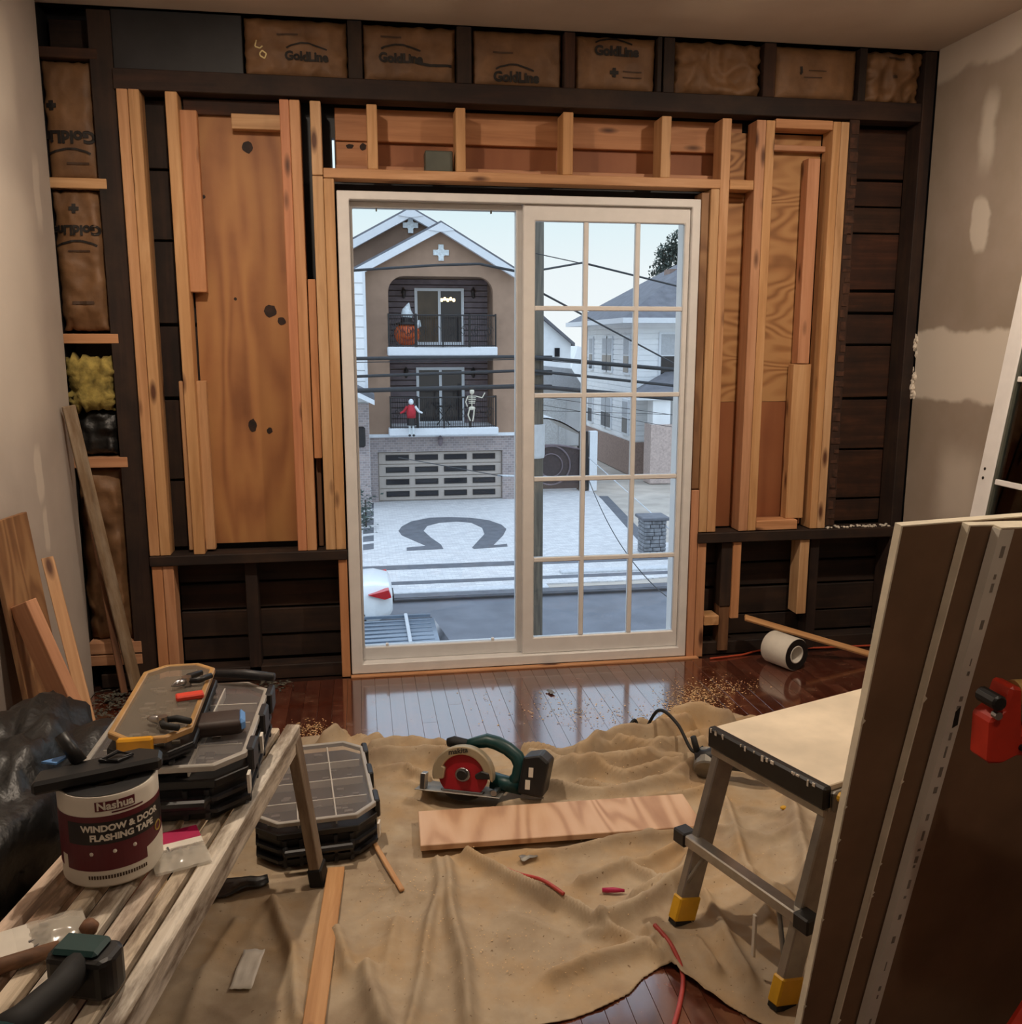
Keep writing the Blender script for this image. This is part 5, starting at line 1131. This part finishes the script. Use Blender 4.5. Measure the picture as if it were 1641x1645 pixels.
p = PZ(55, 1508, BZ); pack('clear hardware pack with white card at the near left bench end', (p.x, p.y, BZ + .001), math.radians(115), ('paper_white', 'paper_white'), .08, .08)
p = PZ(95, 1522, BZ + .012); q = PZ(-120, 1590, BZ + .012); hm_ = thing('hammer', 'hammer with brown wooden handle behind the drill on the bench', 'hammer', (0, 0, 0)); MB().tube([p, p.lerp(q, .5), q], [.012, .013, .011], 10).build('handle', 'brownwood_x', hm_, smooth=True); MB().tube([q + Vector((0, .05, .012)), q + Vector((0, -.05, .012))], .014, 10).build('head', 'steel', hm_)

# cordless driver at the near end of the bench
c = PZ(138, 1555, BZ + .04)
dr = thing('cordless_drill', 'dark green cordless drill with its battery toward the roll, near bench end', 'drill', (c.x, c.y, BZ), math.radians(-16))
MB().prism([(-.055, -.01), (-.05, -.025), (.04, -.03), (.052, -.012), (.052, .022), (.04, .035), (-.04, .035), (-.055, .02)], .004, .070, 'z').build('battery', 'black_plastic', dr, bevel=.010, seg=2)
MB().box(-.045, .03, -.020, .030, .068, .080).build('battery_foot', 'teal', dr, bevel=.006)
MB().tube([(.0, -.01, .055), (-.005, -.06, .050), (-.02, -.12, .045), (-.035, -.16, .045)], [.024, .022, .024, .028], 14).build('grip', 'rubber', dr, smooth=True)
MB().tube([(-.09, -.165, .045), (-.03, -.175, .045), (.06, -.185, .045)], [.030, .034, .028], 16).build('motor_housing', 'teal', dr, smooth=True); MB().tube([(.06, -.185, .045), (.10, -.19, .045)], [.022, .014], 14).build('chuck', 'black_plastic', dr, smooth=True)
p = PZ(143, 1488, BZ + .012); tag(MB().tube([(0, 0, 0.001), (0, 0, .012), (0, 0, .022)], [.012, .016, .009], 14).build('wooden_knob', 'brownwood_z', loc=(p.x, p.y, BZ), smooth=True), 'small round wooden knob standing behind the drill battery', 'knob')

# black rubbish bag in the left foreground
m = MB(); m.sphere((0, 0, 0), 1.0, 56, 36)
for v in m.v:
    d = v.normalized(); n1 = noise.fractal(d * 2.2 + Vector((3, 1, 7)), 1.0, 2.0, 4); n2 = abs(noise.noise(d * 6.0)); s = 1 + .22 * n1 - .12 * n2
    v.x, v.y, v.z = v.x * .245 * s, v.y * .46 * s, max(v.z * .30 * s, -.235)
m.v = [Vector((v.x, v.y, v.z + (.08 * max(0, v.y) / .4))) for v in m.v]
tag(m.build('rubbish_bag', 'bag_plastic', loc=(-.825, 2.12, .24), smooth=True), 'crumpled black plastic rubbish bag on the floor left of the bench', 'bag')

# ------------------------------------------------------------------ lumber leaning at the left wall
tag(stick('lumber_offcut', (-.80, 2.84, .02), (-1.035, 2.935, .645), .038, .089, 'pinkwood_z', up=(.85, -.6, .3)), 'pinkish short two-by-four leaning at the left edge, nearest the bag', 'lumber')
tag(stick('lumber_offcut', (-.855, 2.98, .02), (-1.06, 3.275, .70), .089, .038, 'lumber_z', up=(1, .25, 0)), 'pale two-by-four leaning on the left wall behind the pinkish one', 'lumber')
tag(stick('plywood_offcut', (-.995, 3.02, .012), (-1.098, 3.05, .89), .235, .018, 'plylean', up=(1, -.12, 0)), 'weathered plywood offcut with knot holes leaning on the left wall', 'plywood')
a = PX(110, 652, -1.085); b = Vector((-.945, 3.835, .02))
tag(stick('trim_board', b, a, .048, .014, 'greywood_z', up=(.6, -1, 0)), 'long paint-splashed grey trim board leaning in the left corner', 'board')

# ------------------------------------------------------------------ WORK PLATFORM
wp = thing('work_platform', 'aluminium folding work platform with pale deck and yellow feet', 'work platform', (.901, 1.866, 0), math.radians(20))
LN = 1.15; PT = .50
MB().box(.0, LN, -.178, .178, PT - .014, PT).build('deck', 'deck', wp, bevel=.002)
for y_ in (-.1735, .1735): MB().box(.0, LN, y_ - .011, y_ + .011, PT - .062, PT - .014).build('side_rail', 'alu', wp, bevel=.003)
MB().box(-.018, .006, -.185, .185, PT - .052, PT + .001).build('end_cap', 'black_paint', wp, bevel=.005); MB().box(-.010, .012, -.180, .180, PT - .072, PT - .052).build('end_rail', 'alu', wp, bevel=.003)
MB().box(LN - .006, LN + .018, -.185, .185, PT - .052, PT + .001).build('end_cap', 'black_paint', wp, bevel=.005)
m = MB(); r_ = random.Random(8)
for k in range(16): y_ = r_.uniform(-.18, .17); m.box(-.0195, -.017, y_, y_ + r_.uniform(.002, .010), PT - r_.uniform(.003, .014), PT + .0005)
tag(m.build('paint_splashes', 'plaster_white', wp), kind='stuff')
for e, sx in ((0.03, -1), (LN - .03, 1)):
    for y_ in (-.168, .166):
        ft = Vector((e + sx * .125, y_ * 1.02, .0)); tp = Vector((e, y_, PT - .05)); d = tp - ft
        lg = MB().box(-.030, .030, -.012, .012, .03, d.length).build('leg', 'alu', wp, bevel=.003); lg.matrix_local = frame_M(ft, d, (0, 1, 0))
        fo = MB().box(-.034, .034, -.016, .016, .012, .075).build('foot', 'yellow_plastic', lg, bevel=.004); MB().box(-.030, .030, -.015, .015, .0, .014).build('sole', 'rubber', lg, bevel=.002)
    f = .52; c0 = Vector((e + sx * .125 * f, 0, (PT - .05) * (1 - f)))
    MB().box(-.017, .017, -.205, .205, -.014, .014).build('rung', 'alu', wp, loc=(c0.x + sx * .030, 0, c0.z), bevel=.003)
    for y_ in (-.20, .20): MB().box(-.021, .021, -.022, .022, -.020, .018).build('rung_cap', 'black_plastic', wp, loc=(c0.x + sx * .030, y_, c0.z), bevel=.004)
    for y_ in (-.14, .14): MB().tube([(c0.x + sx * .03, y_ * .85, c0.z - .012), (c0.x + sx * .05, y_ * 1.15, c0.z - .10)], .006, 8).build('brace', 'alu_dull', wp)
MB().box(-.0, .04, -.198, -.186, PT - .055, PT - .008).build('hinge_bracket', 'alu_dull', wp, bevel=.004); MB().cyl((.012, -.20, PT - .018), (.012, -.222, PT - .018), .011, 12).build('locking_knob', 'yellow_plastic', wp)
MB().box(-.006, .0, -.04, -.028, .06, .165).build('strap', 'paper_white', wp, loc=(-.085, -.04, 0), bevel=.002)

# ------------------------------------------------------------------ DRYWALL SHEETS standing at the right
TV = Vector((.985, .173, 0)).normalized(); EV = Vector((.028, -.157, .987)).normalized(); NV = TV.cross(EV).normalized()
if NV.y > 0: NV = -NV
T1 = Vector((.771, 1.227, 1.17)); HGT = 1.183; B1 = T1 - EV * HGT
def sheet(label, off_t, off_n, turn, wid, tape=False):
    t_ = thing('drywall_sheet', label, 'drywall')
    R = Matrix((TV, EV, NV)).transposed().to_4x4(); R.translation = T1 + TV * off_t + NV * off_n
    t_.matrix_world = R @ Matrix.Rotation(turn, 4, 'Z'); t_.matrix_basis = R @ Matrix.Rotation(turn, 4, 'Z')
    th = .0155; n = 40; r_ = random.Random(int(off_t * 100))
    h_ = HGT - .02
    MB().box(.001, wid, -h_, -.001, .0008, th - .0008).build('gypsum_core', 'gypsum', t_)
    MB().box(.004, wid, -h_, -.003, th - .0008, th).build('face_paper', 'paper_brown', t_); MB().box(.004, wid, -h_, -.003, 0, .0008).build('back_paper', 'paper_tan', t_)
    m = MB()      # chipped edge
    for k in range(9):
        y_ = -h_ * r_.random(); a = r_.uniform(.003, .008); m.prism([(-.001, y_ - a * 1.6), (.004 + a * .5, y_), (-.001, y_ + a)], th - .0006, th + .0006, 'z')
    tag(m.build('chips', 'gypsum', t_), kind='stuff')
    if tape:
        tp = MB().box(-.0012, .026, -h_, -.004, th, th + .0008).box(-.0012, 0, -h_, -.004, .001, th).build('edge_tape', 'label_white', t_)
        m = MB(); y_ = -.03
        while y_ > -h_: 
            s = r_.uniform(.004, .022); m.box(r_.uniform(.010, .012), r_.uniform(.014, .018), y_ - s, y_, th + .0008, th + .0012); y_ -= s + r_.uniform(.003, .05)
        tag(m.build('tape_print', 'tape_ink', tp), kind='stuff')
        MB().prism([(.010, -.31), (.018, -.30), (.022, -.335), (.012, -.34)], th + .0008, th + .0013, 'z').build('tape_logo', 'ink', tp)
    return t_
sheet('rearmost brown-backed drywall sheet with a chipped pale left edge', 0, 0, 0, .80); sheet('middle drywall sheet of the three standing at the right', .108, .0185, math.radians(-2.6), .80); sheet('front drywall sheet with printed white edge tape', .150, .037, math.radians(-2.6), .80, True)
# glazed white door leaning on the right wall
gd2 = thing('glazed_door', 'white glazed door leaning on the right wall behind the drywall', 'door', (2.185, 3.15, .0), rot=(0, math.radians(7.75), 0))
DW, DH = .80, 1.80
MB().box(0, .033, -.080, 0, 0.008, DH).build('stile', 'vinyl', gd2, bevel=.003); MB().box(0, .033, -DW, -DW + .105, 0.008, DH).build('stile', 'vinyl', gd2, bevel=.003)
for z0, z1 in ((.008, .22), (DH - .11, DH)): MB().box(0, .033, -DW + .105, -.080, z0, z1).build('rail', 'vinyl', gd2, bevel=.003)
MB().box(.014, .018, -DW + .105, -.080, .22, DH - .11).build('glass_pane', 'glass', gd2); MB().box(.004, .03, -.092, -.081, .22, DH - .11).build('glazing_gasket', 'grey_box', gd2)
for z_ in (.55, .93, 1.31): MB().box(.004, .028, -DW + .105, -.092, z_ - .01, z_ + .01).build('muntin', 'vinyl', gd2, bevel=.002)
MB().box(.004, .028, -.41, -.39, .22, DH - .11).build('muntin', 'vinyl', gd2, bevel=.002)
for z_ in (.97, .935): MB().cyl((-.0012, -.03, z_), (.002, -.03, z_), .006, 10).build('screw_hole', 'ink', gd2)

# red roller stand at the right edge
rs = thing('roller_stand', 'red roller stand with a worn roller in front of the drywall', 'roller stand', (.975, 1.12, 0))
MB().prism([(-.112, -.02), (-.088, -.022), (-.066, -.012), (.20, -.014), (.20, .02), (-.062, .022), (-.068, .090), (-.086, .094), (-.095, .060), (-.114, .045)], -.022, .022, 'y').build('bracket', 'red_paint', rs, loc=(0, 0, .862), bevel=.004)
MB().cyl((-.066, 0, .938), (.19, 0, .938), .018, 16).build('roller', 'roller_wood', rs)
MB().cyl((-.108, -.03, .935), (-.108, .012, .935), .012, 12).build('knob', 'black_plastic', rs, bevel=.003); MB().cyl((-.107, -.028, .916), (-.107, -.018, .916), .006, 10).build('bolt', 'steel', rs); MB().cyl((-.062, -.027, .864), (-.062, -.02, .864), .005, 10).build('bolt', 'ink', rs)
MB().box(.12, .16, -.02, .02, .35, .86).build('post', 'red_paint', rs, bevel=.004)
for ex, ey in ((-.17, .03), (.33, -.25), (.33, .22)): MB().tube([(.14, 0, .62), (ex, ey, .012)], .016, 8).build('leg', 'red_paint', rs)

# ------------------------------------------------------------------ by the front wall, right
ax1 = PY(1280, 1046, 3.64); ax1.z = .074; ax0 = ax1 + Vector((-.055, .135, 0)); d = (ax1 - ax0).normalized()
tp = thing('tape_roll', 'white-backed roll of black flashing tape lying on the hardwood', 'tape roll', (0, 0, 0))
Mx = frame_M(ax0, d, (0, 0, 1)); LN2 = (ax1 - ax0).length
MB().lathe([(.071, 0), (.0725, .003), (.0725, LN2 - .004), (.070, LN2 - .002)], 40, Mx).build('tape_backing', 'paper_white', tp, smooth=True); MB().lathe([(.040, LN2 - .001), (.070, LN2), (.070, LN2 - .004), (.071, .002), (.071, 0), (.040, 0)], 40, Mx).build('tape_layers', 'black_plastic', tp); MB().lathe([(.040, 0), (.040, LN2), (.034, LN2), (.034, 0)], 32, Mx).build('core', 'white_plastic', tp, smooth=True)
a = PY(1196, 992, 3.83); b = PZ(1400, 1052, .03)
tag(stick('lath', a, b, .035, .012, 'lumber_z', up=(0, -.5, 1)), 'long thin pine lath slanting above the white tape roll', 'lath')
def cord(name, label, pts, r, mat):
    out = []
    for i in range(len(pts) - 1):
        p0 = pts[max(i - 1, 0)]; p1 = pts[i]; p2 = pts[i + 1]; p3 = pts[min(i + 2, len(pts) - 1)]
        for k in range(8):
            t = k / 8; out.append(.5 * ((2 * p1) + (p2 - p0) * t + (2 * p0 - 5 * p1 + 4 * p2 - p3) * t * t + (3 * p1 - p0 - 3 * p2 + p3) * t ** 3))
    out.append(pts[-1]); return tag(MB().tube(out, r, 8).build(name, mat, smooth=True), label, 'cord')
cord('extension_cord', 'orange cord running along the foot of the right framing', [PZ(1140, 1058, .006), PZ(1190, 1052, .006), PZ(1230, 1044, .006), PZ(1330, 1040, .006), PZ(1420, 1036, .006)], .005, 'orange_cord')
cord('extension_cord', 'red cord stretched along the far edge of the drop cloth', [onfloor(830, 1222, .02), PZ(880, 1208, .012), PZ(940, 1202, .012), onfloor(1000, 1198, .015), onfloor(1035, 1196, .03)], .006, 'red_cord')
cord('extension_cord', 'red cord partly buried in the cloth below the plywood', [onfloor(785, 1388, .004), onfloor(830, 1418, .006), onfloor(870, 1442, .006), onfloor(905, 1462, .002)], .005, 'red_cord')
cord('extension_cord', 'red cord leaving the cloth edge at the bottom right', [onfloor(1050, 1512, .004), onfloor(1078, 1535, .006), PZ(1096, 1565, .006), PZ(1092, 1610, .006), PZ(1078, 1660, .006)], .0055, 'red_cord')
cord('power_cord', 'black tool cord looping over the bunched cloth', [onfloor(1002, 1200, .02), onfloor(1018, 1192, .045), onfloor(1030, 1196, .03), onfloor(1055, 1205, .05), onfloor(1085, 1222, .05), onfloor(1110, 1238, .045), onfloor(1128, 1240, .05)], .006, 'rubber')
gt_ = thing('corded_grinder', 'dark grey corded power tool behind the platform leg', 'power tool', onfloor(1165, 1252, .035), math.radians(-25))
MB().tube([(-.10, 0, .03), (-.05, 0, .035), (.06, 0, .035), (.16, 0, .03)], [.022, .034, .036, .030], 14).build('body', 'dark_plastic', gt_, smooth=True); MB().cyl((-.06, -.03, .0), (-.06, .03, .03), .045, 18).build('gear_head', 'alu_dull', gt_, bevel=.005); MB().tube([(-.09, 0, .03), (-.11, 0, .10)], [.012, .010], 8).build('side_handle', 'rubber', gt_, smooth=True)

p = onfloor(1258, 1302, .006); tag(MB().sphere((0, 0, 0), (.012, .009, .006), 8, 6).build('plastic_plug', 'yellow_plastic', loc=p, smooth=True), 'tiny yellow plastic plug on the cloth under the platform', 'plug')
p = onfloor(985, 1434, .010); tag(MB().tube([(-.028, .008, 0), (0, 0, .003), (.028, -.006, .002)], [.006, .007, .004], 8).build('marker_pen', 'magenta', loc=p, smooth=True), 'pinkish marker lying in a cloth fold near the platform foot', 'marker')
p = onfloor(378, 1428, .006); v2, f2 = grid(12, 8, lambda u, v: ((u - .5) * .17, (v - .5) * .10 * (1 - .6 * u), .012 + .010 * noise.noise(Vector((u * 4, v * 4, 6)))))
o = tag(MB().add(v2, f2).build('plastic_scrap', 'bag_plastic', loc=p, rot=(0, 0, .2), smooth=True), 'flat black plastic scrap on the cloth beneath the bench', 'plastic scrap'); o.modifiers.new('thickness', 'SOLIDIFY').thickness = .001
a = PX(135, 775, -1.09); tag(stick('lath', (-.985, 3.80, .012), a, .026, .010, 'brownwood_z', up=(.6, -1, 0)), 'short brown lath leaning behind the grey trim board', 'lath')

# ------------------------------------------------------------------ shavings and crumbs (nobody could count them)
def flakes(label, name, pts, n, smin, smax, mat, seed, cat='sawdust', hgt=.004):
    r_ = random.Random(seed); m = MB()
    for (px, py, sx, sy, wgt) in pts:
        for k in range(int(n * wgt)):
            p = PZ(r_.gauss(px, sx), r_.gauss(py, sy), 0)
            if inside((p.x, p.y), POLY): p.z = cloth_h(p.x, p.y) + .002
            if p.y > 3.85: continue
            s = r_.uniform(smin, smax); a = r_.uniform(0, 6.28); b = r_.uniform(.25, .8); z = p.z + r_.uniform(.0005, hgt)
            c, sn = math.cos(a) * s, math.sin(a) * s
            m.add([(p.x - c, p.y - sn, z), (p.x + sn * b, p.y - c * b, z + s * .3), (p.x + c, p.y + sn, z), (p.x - sn * b, p.y + c * b, z + s * .15)], [(0, 1, 2, 3)])
    return tag(m.build(name, mat), label, cat, kind='stuff')
flakes('pale wood shavings scattered on the hardwood before the bunched cloth', 'wood_shavings', [(1120, 1122, 30, 14, 1), (1100, 1140, 26, 8, .6), (1170, 1105, 30, 8, .3), (960, 1150, 60, 10, .25), (880, 1135, 60, 14, .15), (500, 1172, 14, 6, .25)], 900, .0015, .006, 'sawdust', 3)
flakes('fine sawdust and chips spread over the drop cloth', 'sawdust_chips', [(780, 1500, 120, 60, 1), (640, 1440, 40, 30, .5), (860, 1560, 80, 30, .5), (980, 1270, 70, 30, .4), (1180, 1420, 70, 80, .4)], 260, .0008, .003, 'sawdust', 5)
flakes('dark plaster and fibre debris on the floor in the left corner', 'debris', [(190, 1120, 25, 14, 1), (170, 1160, 15, 20, .6), (440, 1098, 18, 5, .5)], 300, .004, .014, 'fibre_grey', 7, 'debris', .02)
m = MB(); r_ = random.Random(11)
for k in range(60): x_ = r_.uniform(2.1, 2.42); s = r_.uniform(.003, .008); m.sphere((x_, 3.872 + r_.uniform(0, .05), .586 + s * .6), (s, s, s * .7), 5, 4)
tag(m.build('plaster_crumbs', 'plaster_white'), 'white plaster crumbs on the old sill at the right', 'debris', kind='stuff')
